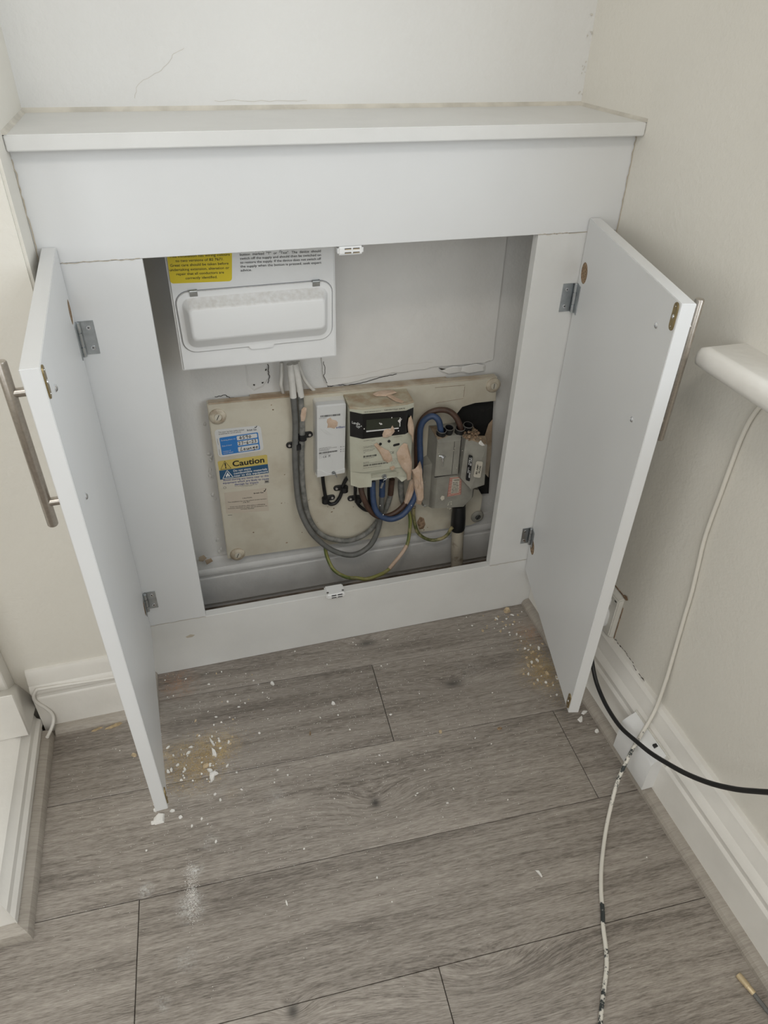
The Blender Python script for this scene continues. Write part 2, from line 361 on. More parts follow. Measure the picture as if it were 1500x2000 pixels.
def glyphs(body, bold=0.0):
    if (body, bold) not in _fc:
        c = bpy.data.curves.new('t', 'FONT'); c.body = body; c.resolution_u = 3; c.offset = bold; c.fill_mode = 'FRONT'
        o = bpy.data.objects.new('t', c); me = o.to_mesh()
        _fc[(body, bold)] = ([tuple(v.co) for v in me.vertices], [tuple(p.vertices) for p in me.polygons])
        o.to_mesh_clear(); bpy.data.objects.remove(o); bpy.data.curves.remove(c)
    return _fc[(body, bold)]
def text(mb, fr, body, a0, a1, b0, b1, d=0.0003, mi=None, bold=0.0, shear=0.0):
    """letters spanning a0..a1, baseline b0, capital height up to b1"""
    vs, ps = glyphs(body, bold)
    if not vs: return
    x0 = min(v[0] for v in vs); x1 = max(v[0] for v in vs); cap = 0.69
    nv = [mb.bm.verts.new(fr(a0 + (v[0] - x0) / (x1 - x0) * (a1 - a0) + shear * v[1] / cap * (b1 - b0), b0 + v[1] / cap * (b1 - b0), d)) for v in vs]
    for q in ps:
        try: f = mb.bm.faces.new([nv[i] for i in q]); f.material_index = mb.mi if mi is None else mi
        except ValueError: pass
def stroke(mb, fr, pts, w, d, mi=None):
    P = [fr(a, b, d) for a, b in pts]
    for p, q in zip(P, P[1:]):
        t = (q - p).normalized(); s_ = t.cross(fr.n) * w * .5; e = t * w * .3
        mb.face([p - s_ - e, q - s_ + e, q + s_ + e, p + s_ - e], mi)
def bars(mb, fr, a0, b0, a1, b1, n, d, mi=None, seed=1):
    q = random.Random(seed)
    for i in range(n):
        a = a0 + (a1 - a0) * i / n; quad(mb, fr, a, b0, a + (a1 - a0) / n * q.uniform(.35, .75), b1, d, mi)

# ================================================================ SETTING
XR, XL, YB, YBR, HT = 0.8955, -0.012, 0.1875, -0.072, 2.4
XW, YR = -1.5, -3.0
mb = MB(); mb.box((XW, YR, -0.06), (XR, YB, -0.0095)); floor = struct('floor', mb, 'innerfloor')
def clip(poly, f):
    out = []
    for i in range(len(poly)):
        a, b = poly[i], poly[(i + 1) % len(poly)]; fa, fb = f(a), f(b)
        if fa >= 0: out.append(a)
        if fa * fb < 0: t = fa / (fa - fb); out.append((a[0] + (b[0] - a[0]) * t, a[1] + (b[1] - a[1]) * t))
    return out
W_ = 0.1985; V0 = -0.069
JOINTS = {0: [-0.62, 0.95], 1: [0.4545], 2: [-0.52, 0.789], 3: [-0.0135], 4: [-0.60, 0.424]}
q = random.Random(3)
for k in range(0, 16):
    v1 = V0 - W_ * (k - 1); v0 = V0 - W_ * k
    js = JOINTS.get(k, [q.uniform(-1.2, -0.4), q.uniform(0.1, 0.8)])
    us = [-2.2] + js + [1.6]
    for a, b in zip(us, us[1:]):
        poly = [(a + .0006, v0 + .0005), (b - .0006, v0 + .0005), (b - .0006, v1 - .0005), (a + .0006, v1 - .0005)]
        poly = [xy_of(*t) for t in poly]
        lx = -0.2 if k > 2 else XW
        for f in (lambda t: t[0] - XW, lambda t: XR - .02 - t[0], lambda t: t[1] - YR, lambda t: 0.017 - t[1]):
            if poly: poly = clip(poly, f)
        if len(poly) < 3: continue
        mb = MB(); mb.prism([(x, y, -0.009) for x, y in poly], (0, 0, 0.009), 0.0007); obj('plank', mb, 'floor', floor)
# back wall of the alcove
mb = MB(); mb.box((XL - .1, YB, -0.06), (XR + .1, YB + .1, HT)); wall_back = struct('wall_back', mb, 'wallback')
# right wall with its window opening
WY0, WY1, WZ0, WZ1 = -1.76, -0.50, 0.79, 2.12
mb = MB()
mb.box((XR, YR, -.06), (XR + .14, YB + .1, WZ0)); mb.box((XR, YR, WZ1), (XR + .14, YB + .1, HT))
mb.box((XR, WY1, WZ0), (XR + .14, YB + .1, WZ1)); mb.box((XR, YR, WZ0), (XR + .14, WY0, WZ1))
wall_right = struct('wall_right', mb, 'wall')
# chimney breast on the left (its face and the return beside the cupboard)
mb = MB(); mb.box((XW, YBR, -.06), (XL, YB + .1, HT), 0.004, 2); wall_left = struct('wall_left', mb, 'wall')
LY0, LY1, LZ0, LZ1 = -2.38, -1.12, .87, 2.13  # opening cut for the added fill window
mb = MB(); mb.box((XW - .12, YR, -.06), (XW, LY0, HT)); mb.box((XW - .12, LY1, -.06), (XW, YB + .1, HT)); mb.box((XW - .12, LY0, -.06), (XW, LY1, LZ0)); mb.box((XW - .12, LY0, LZ1), (XW, LY1, HT)); struct('wall_far_left', mb, 'wall')
RX0, RX1, RZ0, RZ1 = -1.45, 0.21, 0.8, 2.2
mb = MB(); mb.box((XW - .1, YR - .12, -.06), (RX0, YR, HT)); mb.box((RX1, YR - .12, -.06), (XR + .14, YR, HT))
mb.box((RX0, YR - .12, -.06), (RX1, YR, RZ0)); mb.box((RX0, YR - .12, RZ1), (RX1, YR, HT)); struct('wall_rear', mb, 'wall')
mb = MB(); mb.box((XW - .1, YR - .12, HT), (XR + .14, YB + .1, HT + .08)); struct('ceiling', mb, 'ceiling')
# windows
def window(name, mk, sill_mb):
    root = bpy.data.objects.new(name, None); COL.objects.link(root); root['kind'] = 'structure'
    f, p_ = MB(), MB(); mk(f, p_); obj('window_frame', f, 'white', root); obj('pane', p_, 'glass', root)
    if sill_mb: obj('window_sill', sill_mb, 'gloss', root, ang=50)
    return root
def wr(f, p_):
    x0, x1 = XR + .08, XR + .12
    f.box((x0, WY0, WZ0), (x1, WY1, WZ0 + .05)); f.box((x0, WY0, WZ1 - .05), (x1, WY1, WZ1))
    for y in (WY0, (WY0 + WY1) / 2 - .025, WY1 - .05): f.box((x0, y, WZ0 + .05), (x1, y + .05, WZ1 - .05))
    p_.box((x0 + .018, WY0 + .05, WZ0 + .05), (x0 + .022, WY1 - .05, WZ1 - .05))
mb = MB()
sx0, sy1 = 0.822, -0.340
out = []
for (cx_, cy_, r_, st) in ((sx0 + .014, sy1 - .014, .014, 90),):
    for k in range(6): t = math.radians(st + 90 * k / 5); out.append((cx_ + math.cos(t) * r_, cy_ + math.sin(t) * r_))
outl = [(XR, sy1)] + out + [(sx0, WY0 - .12), (XR, WY0 - .12)]
# bull-nosed board: stacked outlines shrunk towards top and bottom
def inset(pts, d): return [(max(x + d, sx0 + d) if x < XR - .001 else x, min(y, sy1 - d) if y > WY0 else y) for x, y in pts]
mb.rings([[(x, y, z) for x, y in inset(outl, d)] for z, d in ((.772, .008), (.776, .002), (.783, 0), (.791, .001), (.797, .005), (.800, .012))])
mb.box((XR - .0001, WY0 + .001, .776), (XR + .08, WY1 - .001, .7995))
window('window_1', wr, mb)
def wr2(f, p_):
    y0, y1 = YR - .10, YR - .06
    f.box((RX0, y0, RZ0), (RX1, y1, RZ0 + .05)); f.box((RX0, y0, RZ1 - .05), (RX1, y1, RZ1))
    for x in (RX0, (RX0 + RX1) / 2 - .025, RX1 - .05): f.box((x, y0, RZ0 + .05), (x + .05, y1, RZ1 - .05))
    p_.box((RX0 + .05, y0 + .018, RZ0 + .05), (RX1 - .05, y0 + .022, RZ1 - .05))
window('window_2', wr2, None)
def wr3(f, p_):
    x0, x1 = XW - .11, XW - .07
    f.box((x0, LY0, LZ0), (x1, LY1, LZ0 + .05)); f.box((x0, LY0, LZ1 - .05), (x1, LY1, LZ1))
    for y in (LY0, (LY0 + LY1) / 2 - .025, LY1 - .05): f.box((x0, y, LZ0 + .05), (x1, y + .05, LZ1 - .05))
    p_.box((x0 + .018, LY0 + .05, LZ0 + .05), (x0 + .022, LY1 - .05, LZ1 - .05))
window('fill_window', wr3, None)  # unseen window, added to go with the left fill light
# skirting boards: profile as (projection from wall, height)
SK = [(0, 0), (.030, 0), (.030, .090), (.0285, .093), (.026, .095), (.026, .101), (.0285, .104), (.029, .110), (.026, .117), (.020, .122), (.018, .130), (.0135, .139), (.012, .146), (.007, .152), (0, .153)]
def skirt(name, fn, mat, parent=None, prof=SK):
    mb = MB(); mb.rings([[fn(0, a, b) for a, b in prof], [fn(1, a, b) for a, b in prof]]); return struct(name, mb, mat, parent, ang=28)
skirt('baseboard_right', lambda t, a, b: (XR - a * 1.1, (-0.0005, YR)[t], b), 'gloss')
skirt('baseboard_left', lambda t, a, b: ((-.206, XL)[t], YBR - a * .66, b * 1.03), 'gloss')
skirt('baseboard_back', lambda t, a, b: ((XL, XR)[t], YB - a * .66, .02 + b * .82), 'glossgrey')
BD = [(0, 0), (.017, 0), (.0165, .007), (.013, .013), (.007, .0165), (0, .0175)]
def bead(name, fn):
    mb = MB(); mb.rings([[fn(0, a, b) for a, b in BD], [fn(1, a, b) for a, b in BD]]); return struct(name, mb, 'bead', ang=25)
bead('trim_1', lambda t, a, b: (XR - .033 - a, (-.001, YR)[t], b))                      # along the right skirting
bead('trim_2', lambda t, a, b: ((-.186, XL)[t] + (a if t == 1 else a * .0), YBR - .0198 - a, b))    # along the chimney breast
bead('trim_3', lambda t, a, b: (XL + .001 + a, (-.0925 - a, -.0008)[t], b))                   # short return beside the cupboard
# hearth edging beads
HX, HY0, HT2 = -.2105, -.462, .074
BD2 = [(0, 0), (.021, 0), (.0205, .010), (.017, .017), (.010, .0205), (0, .022)]
mb = MB(); mb.rings([[(HX + a, -.105, b) for a, b in BD2], [(HX + a, HY0 - a, b) for a, b in BD2]]); struct('trim_4', mb, 'bead', ang=25)
mb = MB(); mb.rings([[(HX + a, HY0 - a, b) for a, b in BD2], [(-1.0, HY0 - a, b) for a, b in BD2]]); struct('trim_5', mb, 'bead', ang=25)

# hearth and the foot of the fire surround
hearth = thing('hearth', 'low white painted hearth with moulded edge in the left corner of the picture', 'hearth', (-.6, -.28, 0))
mb = MB()
HP = [(0, 0), (.0, .020), (.004, .026), (.004, .040), (-.002, .046), (-.004, .056), (-.012, .062), (-.016, .070), (-.026, .074)]
mb.rings([[(HX + a, YBR - .02, b + .0) for a, b in HP] + [(-1.0, YBR - .02, HT2), (-1.0, YBR - .02, 0)],
          [(HX + a, HY0 - a, b) for a, b in HP] + [(-1.0, HY0 - .0, HT2), (-1.0, HY0, 0)]])
obj('hearth_slab', mb, 'gloss', hearth, ang=30)
mb = MB(); mb.rings([[(HX - .03, HY0 - a, b) for a, b in HP] + [(HX - .03, HY0 + .03, HT2), (HX - .03, HY0 + .03, 0)], [(-1.0, HY0 - a, b) for a, b in HP] + [(-1.0, HY0 + .03, HT2), (-1.0, HY0 + .03, 0)]])
obj('hearth_edge', mb, 'gloss', hearth, ang=30)
fs = thing('fire_surround', 'white fire surround leg standing on the hearth against the left wall', 'fireplace', (-.3, -.12, HT2))
PL = (-0.2083,-0.1540,0.1865); SB = (-0.2306,-0.0740,0.1274)
mb = MB(); mb.hexa([(-.42, -.154, HT2), (-.2100, -.154, HT2), (-.2050, YBR, HT2), (-.42, YBR, HT2), (-.42, -.154, PL[2]), (PL[0], -.154, PL[2]), (SB[0] + .002, YBR, SB[2]), (-.42, YBR, SB[2])], .002); obj('plinth_block', mb, 'gloss', fs)
mb = MB(); mb.box((-.41, -.108, min(PL[2], SB[2]) - .01), (SB[0], YBR, 1.05), .002); obj('leg', mb, 'gloss', fs)

# ---- damaged plaster and thick paint on the back wall inside the cupboard
qs = random.Random(5)
def jag(pts, amp, n):
    out = []
    for (a, b) in zip(pts, pts[1:]):
        for k in range(n):
            t = k / n; p_ = V(a).lerp(V(b), t); out.append(p_ + V((qs.uniform(-amp, amp) * .5, 0, qs.uniform(-amp, amp))))
    out.append(V(pts[-1])); return out
edge = jag([(0.4170,0.1855,0.5887),(0.4199,0.1855,0.5523),(0.4278,0.1855,0.5357),(0.4808,0.1855,0.5365),(0.5345,0.1855,0.5452),(0.5616,0.1855,0.5490),(0.6001,0.1855,0.5483),(0.6556,0.1855,0.5515),(0.7182,0.1855,0.5494),(0.7586,0.1855,0.5498),(0.7837,0.1855,0.5542),(0.7828,0.1855,0.5908)], .0022, 5)
mb = MB(); mb.recalc = True
mb.prism([V((.425, .1875, .93))] + [V((p_.x, .1875, p_.z)) for p_ in edge] + [V((edge[-1].x, .1875, .93))], (0, -.004, 0), .0008)
obj('plaster_skim', mb, 'skim', wall_back, ang=20)
mb = MB()
for k, pts in enumerate(([(0.2684,0.1876,0.5958),(0.2901,0.1876,0.5999),(0.3130,0.1876,0.5911),(0.3130,0.1876,0.5654),(0.2994,0.1876,0.5451),(0.2808,0.1876,0.5384),(0.2682,0.1876,0.5530)], [(0.7121,0.1836,0.5463),(0.7463,0.1836,0.5496),(0.7679,0.1836,0.5427),(0.7669,0.1836,0.5311),(0.7311,0.1836,0.5280),(0.7108,0.1836,0.5348)], [(0.6646,0.1836,0.5422),(0.6947,0.1836,0.5493),(0.7178,0.1836,0.5457),(0.7132,0.1836,0.5334),(0.6846,0.1836,0.5330)])):
    mb.blob(pts, (0, -1, 0), .0022, 20 + k, .8)
obj('plaster_patch', mb, 'wallback', wall_back, ang=20)
mb = MB()
for k, c in enumerate([V(q_) for q_ in [(0.2826,0.1845,0.5528),(0.2988,0.1845,0.5554),(0.3069,0.1845,0.5825)]]):
    mb.blob([c + V((math.cos(t) * qs.uniform(.0006, .004), 0, math.sin(t) * qs.uniform(.0008, .003))) for t in (0, 1, 2.1, 3.1, 4.2, 5.2)], (0, -1, 0), .0003, k)
for pts in ([(0.6616,0.1830,0.5496),(0.6779,0.1830,0.5433),(0.6986,0.1830,0.5411),(0.7072,0.1830,0.5471),(0.6968,0.1830,0.5355),(0.6760,0.1830,0.5377)],):
    mb.blob(pts, (0, -1, 0), .0004, 3)
obj('crack', mb, 'crack', wall_back)
# crumbling edge where the board meets the old plaster, left of the board
mb = MB()
for k in range(13):
    t = qs.uniform(0, 1); c = V((0.1852,0.1870,0.4990)).lerp(V((0.1704,0.1870,0.1502)), t) + V((qs.uniform(-.006, .003), 0, qs.uniform(-.004, .004)))
    mb.blob([c + V((math.cos(a) * qs.uniform(.002, .0055), 0, math.sin(a) * qs.uniform(.003, .008))) for a in (0, .9, 1.8, 2.8, 3.8, 5.0)], (0, -1, 0), .002, k)
o = obj('plaster_crumbs', mb, 'wallback', wall_back); o['kind'] = 'stuff'
mb = MB()
for k, pts in enumerate(([(0.1237,0.1645,0.1663),(0.1351,0.1645,0.1698),(0.1405,0.1645,0.1598),(0.1306,0.1645,0.1516),(0.1221,0.1645,0.1549)], [(0.1354,0.1645,0.1550),(0.1492,0.1645,0.1580),(0.1524,0.1645,0.1484),(0.1381,0.1645,0.1410)])): mb.blob(pts, (0, -1, 0), .001, k)
obj('bare_wood_patch', mb, 'creamdirty', wall_back)
# hairline cracks in the upper wall
def crackline(name, pts, wall, w, n, mat='crackfaint'):
    mb = MB(); P = smooth_path(pts, 5)
    P = [p_ + V((qs.uniform(-.0012, .0012), 0, qs.uniform(-.0012, .0012))) for p_ in P]
    for a, b in zip(P, P[1:]):
        t = (b - a).normalized(); s_ = t.cross(V(n)).normalized() * w * .5; e = V(n) * .0004
        mb.face([a - s_ + e, b - s_ + e, b + s_ + e, a + s_ + e])
    obj(name, mb, mat, wall)
M['crackfaint'] = plain('hairline crack', (0.63, 0.60, 0.54), 0.8)
crackline('hairline_crack', [(0.1470,0.1875,1.0381),(0.1600,0.1875,1.0577),(0.1877,0.1875,1.0706),(0.2059,0.1875,1.0834),(0.2117,0.1875,1.0930),(0.2287,0.1875,1.0994)], wall_back, .0007, (0, -1, 0))
crackline('hairline_crack', [(0.2651,0.1875,1.0324),(0.3042,0.1875,1.0328),(0.3598,0.1875,1.0309),(0.4088,0.1875,1.0319)], wall_back, .0008, (0, -1, 0))
# chips in the corner between back and right wall
mb = MB()
for px_ in [(0.8950,0.1895,1.1457),(0.8950,0.1855,1.1270),(0.8950,0.1817,1.0818),(0.8950,0.1776,1.0711),(0.8950,0.1855,1.0364)]: 
    c = V(px_); c.y = YB - .001; c.x = XR - .003
    for j in range(3):
        e = c + V((qs.uniform(-.006, .002), 0, qs.uniform(-.006, .006))); mb.blob([e + V((math.cos(a) * qs.uniform(.0006, .002), 0, math.sin(a) * qs.uniform(.0008, .0025))) for a in (0, 1, 2, 3, 4, 5)], (0, -1, 0), .0004, j)
obj('paint_chip', mb, 'crackfaint', wall_back)
crackline('plaster_crack', [(0.4280,0.1870,0.5316),(0.4545,0.1870,0.5320),(0.4811,0.1870,0.5300),(0.5080,0.1870,0.5338),(0.5350,0.1870,0.5388),(0.5622,0.1870,0.5426),(0.5732,0.1870,0.5425)], wall_back, .0016, (0, -1, 0), 'crack')
crackline('plaster_crack', [(0.3115,0.1830,0.5933),(0.3116,0.1830,0.5827),(0.3125,0.1830,0.5686),(0.3095,0.1830,0.5549)], wall_back, .0016, (0, -1, 0), 'crack')
crackline('plaster_crack', [(0.2054,0.1870,0.5355),(0.2250,0.1870,0.5365),(0.2343,0.1870,0.5309),(0.2833,0.1870,0.5228),(0.3446,0.1870,0.5267)], wall_back, .0014, (0, -1, 0), 'crack')
crackline('plaster_crack', [(0.4206,0.1835,0.5892),(0.4222,0.1835,0.5728),(0.4207,0.1835,0.5565),(0.4265,0.1835,0.5413)], wall_back, .0012, (0, -1, 0), 'crack')
crackline('plaster_crack', [(0.4277,0.1835,0.5490),(0.4910,0.1835,0.5509),(0.5391,0.1835,0.5580),(0.5878,0.1835,0.5640),(0.6485,0.1835,0.5633)], wall_back, .0006, (0, -1, 0))
mb = MB()
def sweepbead(a, b, w, n1, n2):
    a, b = V(a), V(b); n1, n2 = V(n1) * w, V(n2) * w
    mb.rings([[p_, p_ + n1, p_ + (n1 + n2) * .36, p_ + n2] for p_ in (a, b)])
sweepbead((XL, YB, 1.0204), (XR, YB, 1.0204), .006, (0, -1, 0), (0, 0, 1)); sweepbead((XR, YB, 1.0204), (XR, -.02, 1.0204), .005, (-1, 0, 0), (0, 0, 1)); sweepbead((XL, YB, 1.0204), (XL, -.02, 1.0204), .005, (1, 0, 0), (0, 0, 1))
struct('trim_6', mb, 'caulk')

# ================================================================ CUPBOARD
cup = thing('cupboard', 'white built-in meter cupboard with both doors standing open', 'cupboard', (.44, .05, 0))
TD = .018
# top rail
mb = MB(); mb.hexa([(XL, 0, .8574), (XR, 0, .8574), (XR, TD, .8574), (XL, TD, .8574), (XL, 0, 1.001), (XR, 0, 1.001), (XR, TD, 1.001), (XL, TD, 1.001)], .0006); obj('top_rail', mb, 'board', cup)
g_ = .0005
mb = MB(); mb.hexa([(XL, 0, .1431), (.1235, 0, .1431), (.1235, TD, .1431), (XL, TD, .1431), (XL, 0, .8574 - g_), (.1251, 0, .8574 - g_), (.1251, TD, .8574 - g_), (XL, TD, .8574 - g_)], .0006); obj('stile', mb, 'board', cup)
mb = MB(); mb.hexa([(.7465, 0, .1431), (XR, 0, .1431), (XR, TD, .1431), (.7465, TD, .1431), (.7495, 0, .8574 - g_), (XR, 0, .8574 - g_), (XR, TD, .8574 - g_), (.7495, TD, .8574 - g_)], .0006); obj('stile', mb, 'boardold', cup)
mb = MB(); mb.hexa([(XL + .0005, -.0002, .0005), (XR - .0335, -.0002, .0005), (XR - .0335, TD, .0005), (XL + .0005, TD, .0005), (XL + .0005, -.0002, .1426), (XR - .001, -.0002, .1426), (XR - .001, TD, .1426), (XL + .0005, TD, .1426)], .0006); obj('plinth', mb, 'boardold', cup)
mb = MB(); mb.box((XL + .0005, -.020, 1.0015), (XR - .0005, YB - .0005, 1.0204), .0012, 2); obj('shelf', mb, 'boardold', cup)
# caulk smears on the cupboard face
M['scuff'] = plain('brownish scuff', (0.62, 0.55, 0.44), 0.6, var=.2)
# doors
def door(hx, hy, fx, fy, sgn, z0, z1, label, hoff=.0235):
    H = V((hx, hy, 0)); F = V((fx, fy, 0)); L = (F - H).length; d = (F - H).normalized()
    n = V((-d.y, d.x, 0)) * (1 if sgn > 0 else -1)          # inner face normal (towards the opening)
    def P(s, z, k=0.0): return H + d * s + n * k + V((0, 0, z))
    mb = MB(); t = .0188
    c = [P(0, z0, -t), P(L, z0, -t), P(L, z0, 0), P(0, z0, 0), P(0, z1, -t), P(L, z1, -t), P(L, z1, 0), P(0, z1, 0)]
    mb.hexa(c, .0008, 2); o = obj('door', mb, 'board', cup); o['label'] = label
    # bored cup holes left from older hinges
    holes = ((.024, z1 - .083), (.021, z0 + .082))
    ct = MB()
    for s, z in holes: ct.lathe(P(s, z, -.0125), n, [(.0175, 0), (.0175, .02)], 24)
    co = obj('cut', ct, 'chip', cup)
    md = o.modifiers.new('b', 'BOOLEAN'); md.object = co; md.operation = 'DIFFERENCE'; md.solver = 'EXACT'
    bpy.context.view_layer.update()
    me = bpy.data.meshes.new_from_object(o.evaluated_get(bpy.context.evaluated_depsgraph_get()))
    o.modifiers.clear(); o.data = me; bpy.data.objects.remove(co, do_unlink=True)
    me.set_sharp_from_angle(angle=math.radians(35))
    for s, z in holes:
        h = MB(); h.lathe(P(s, z, 0), -n, [(.0174, .0002), (.0173, .0122), (.0001, .0123)], 24)
        lo = obj('hinge_cup_hole', h, 'chip', o); lo['label'] = 'round bored hole showing raw chipboard'
    # bar handle on the outside, held by two through bolts
    sb, zb1, zb2 = .350, .833, .696
    h = MB(); off = -t - hoff
    h.tube([P(sb, .664, off), P(sb, .6655, off), P(sb, .8665, off), P(sb, .868, off)], .006, 20, True, [.0052, .006, .006, .0052])
    for z in (zb1, zb2): h.tube([P(sb, z, -t), P(sb, z, off)], .0050, 14)
    ho = obj('handle', h, 'brushed', o, ang=50); ho['label'] = 'brushed nickel bar handle'
    for z in (zb1, zb2):
        h = MB(); h.lathe(P(sb, z, 0), n, [(.0042, 0), (.0042, .0008), (.0030, .0022), (.0012, .0028), (.0010, .0018), (.0001, .0018)], 14); obj('bolt_head', h, 'chrome', o)
    # yellow catch plates
    for zc in (z1 - .019, z0 + .022):
        h = MB(); w, ln = .0062, .0175
        pts = []
        for k in range(9): a = math.pi * k / 8; pts.append(P(L - .0095 + math.cos(a) * w, zc + ln - w + math.sin(a) * w))
        for k in range(9): a = math.pi + math.pi * k / 8; pts.append(P(L - .0095 + math.cos(a) * w, zc - ln + w + math.sin(a) * w))
        h.prism(pts, n * .0016, .0004); cp = obj('catch_plate', h, 'brass', o); cp['label'] = 'yellow metal catch plate'
        h = MB(); h.lathe(P(L - .0095, zc, .0016), n, [(.0026, 0), (.0022, .0006), (.0008, .0006), (.0007, .0002), (.0001, .0002)], 12)
        for dz in (-.0125, .0125): h.lathe(P(L - .0095, zc + dz, .0016), n, [(.0008, 0), (.0006, .0004), (.0001, .0004)], 8)
        obj('screw', h, 'chrome', o)
    return o, P, d, n
LD = door(.0150, -.0012, .0334, -.4051, 1, .1345, .8798, 'open left door with raw edges')
RD = door(.8381, -.0014, .7417, -.3909, -1, .1150, .8798, 'open right door', .0280)
# butt hinges: (x of knuckle, z low, z high, side)
def hinge(D, side, z0, z1, leaf_w):
    o, P, d, n = D
    k = P(.006, 0, .0035); kx, ky = k.x, k.y
    h = MB(); zs = [z0 + (z1 - z0) * t for t in (0, .28, .30, .70, .72, 1)]
    for a, b in ((zs[0], zs[1]), (zs[2], zs[3]), (zs[4], zs[5])): h.lathe((kx, ky, a), (0, 0, 1), [(.0034, 0), (.0034, b - a)], 14)
    h.lathe((kx, ky, z0 - .0008), (0, 0, 1), [(.0018, 0), (.0018, z1 - z0 + .0016)], 10)
    ho = obj('hinge', h, 'steel', cup); ho['label'] = 'zinc plated butt hinge'
    h = MB(); h.box((min(kx, kx + side * leaf_w), -.0015, z0), (max(kx, kx + side * leaf_w), -.0001, z1), .0002); obj('leaf', h, 'steel', ho)
    h = MB(); h.hexa([P(.002, z0, .0001), P(.0215, z0, .0001), P(.0215, z0, .0014), P(.002, z0, .0014), P(.002, z1, .0001), P(.0215, z1, .0001), P(.0215, z1, .0014), P(.002, z1, .0014)], .0002); obj('leaf', h, 'steel', ho)
    for z in (z0 + (z1 - z0) * .2, z0 + (z1 - z0) * .8):
        h = MB(); h.lathe((kx + side * leaf_w * .62, -.0015, z), (0, -1, 0), [(.0037, 0), (.0034, .0008), (.0020, .0009), (.0001, .0009)], 14)
        s_ = obj('screw', h, 'chrome', ho)
        h = MB(); c = V((kx + side * leaf_w * .62, -.00255, z))
        for a in (.7, 2.27): u_ = V((math.cos(a), 0, math.sin(a))); w_ = V((-u_.z, 0, u_.x)); h.face([c - u_ * .0019 - w_ * .0004, c + u_ * .0019 - w_ * .0004, c + u_ * .0019 + w_ * .0004, c - u_ * .0019 + w_ * .0004])
        h.face([c + V((math.cos(a) * .0037, .0008, math.sin(a) * .0037)) for a in [i * math.pi / 6 for i in range(12)]])
        h2 = obj('screw_slot', h, 'steeldark', ho)
hinge(LD, 1, .7215, .7735, .0215); hinge(LD, 1, .1905, .2335, .0195)
hinge(RD, -1, .7225, .7725, .0225); hinge(RD, -1, .1935, .2355, .0185)
# magnetic catches, white, two slots over two slots
def catch(cx_, zc, up):
    h = MB(); w = .0205
    y0 = -.0012 if up else -.0070
    z0, z1 = zc - .0065, zc + .0065
    h.box((cx_ - w, y0, z0), (cx_ + w, .016 if up else .024, z1), .0028, 3)
    o = obj('magnetic_catch', h, 'white', cup); o['label'] = 'white plastic magnetic catch'
    for dx in (-.0066, .0066):
        for dz in (-.0029, .0029):
            h = MB(); h.box((cx_ + dx + .002 - .0052, y0 - .0002, zc + dz - .0011), (cx_ + dx + .002 + .0052, y0 + .0006, zc + dz + .0011)); obj('slot', h, 'steeldark', o)
            if up:
                h = MB(); h.box((cx_ + dx + .002 - .0046, y0 - .0004, zc + dz - .0009), (cx_ + dx + .002 + .0050, y0 + .0004, zc + dz + .0001)); obj('magnet_plate', h, 'ferrule', o)
    if not up:
        for dx in (-.0165, .0165):
            h = MB(); h.lathe((cx_ + dx, .001, z1 + .0002), (0, 0, 1), [(.0026, 0), (.0022, .0001), (.0001, -.0001)], 12); obj('screw_hole', h, 'inkgrey', o)
catch(.4325, .8505, True); catch(.3935, .1405, False)
# gaps and stains along the cupboard's joints
M['gapline'] = plain('dirty joint line', (0.50, 0.44, 0.35), 0.9)
crackline('joint_gap', [(XL + .0012, -.0008, z) for z in (.99, .96, .93, .90, .87, .86)], cup, .0016, (0, -1, 0), 'gapline')
crackline('joint_gap', [(XR - .0012, -.0008, z) for z in (.998, .97, .94, .91, .88, .80, .7)], cup, .0018, (0, -1, 0), 'gapline')
crackline('joint_gap', [(x, -.0004, .8574) for x in (.016, .03, .06, .09, .122)], cup, .0010, (0, -1, 0), 'gapline')
crackline('joint_gap', [(x, -.0004, .8574) for x in (.750, .77, .79, .81, .842)], cup, .0010, (0, -1, 0), 'gapline')
crackline('joint_gap', [(x, -.0005, .1428) for x in (.012, .04, .08, .1235)], cup, .0010, (0, -1, 0), 'gapline')
crackline('joint_gap', [(x, -.0005, .1428) for x in (.747, .78, .81, .838)], cup, .0010, (0, -1, 0), 'gapline')
mb = MB(); mb.blob([(0.0761,-0.0003,0.0959),(0.0870,-0.0003,0.1005),(0.0957,-0.0003,0.0966),(0.0900,-0.0003,0.0921),(0.0796,-0.0003,0.0919)], (0, -1, 0), .0001, 2); o = obj('rust_stain', mb, 'scuff', cup); o['label'] = 'small rusty stain'

# ================================================================ CONSUMER UNIT
cu_ = thing('consumer_unit', 'white consumer unit with yellow warning label hung high inside the cupboard', 'fuse box', (.291, YB, .64))
Y0 = .095
F = Fr((.1545, Y0, .6360), (.4275, Y0, .6352), (.4290, Y0, .905), (.1550, Y0, .905))
mb = MB(); mb.prism(rrect(F, 0, 0, 1, 1, .012, .012, -.014), (0, -.014, 0), .003, 3)
obj('cover', mb, 'white', cu_)
mb = MB(); mb.box((.162, Y0 + .012, .648), (.421, YB, .90), .002); obj('back_box', mb, 'white', cu_)
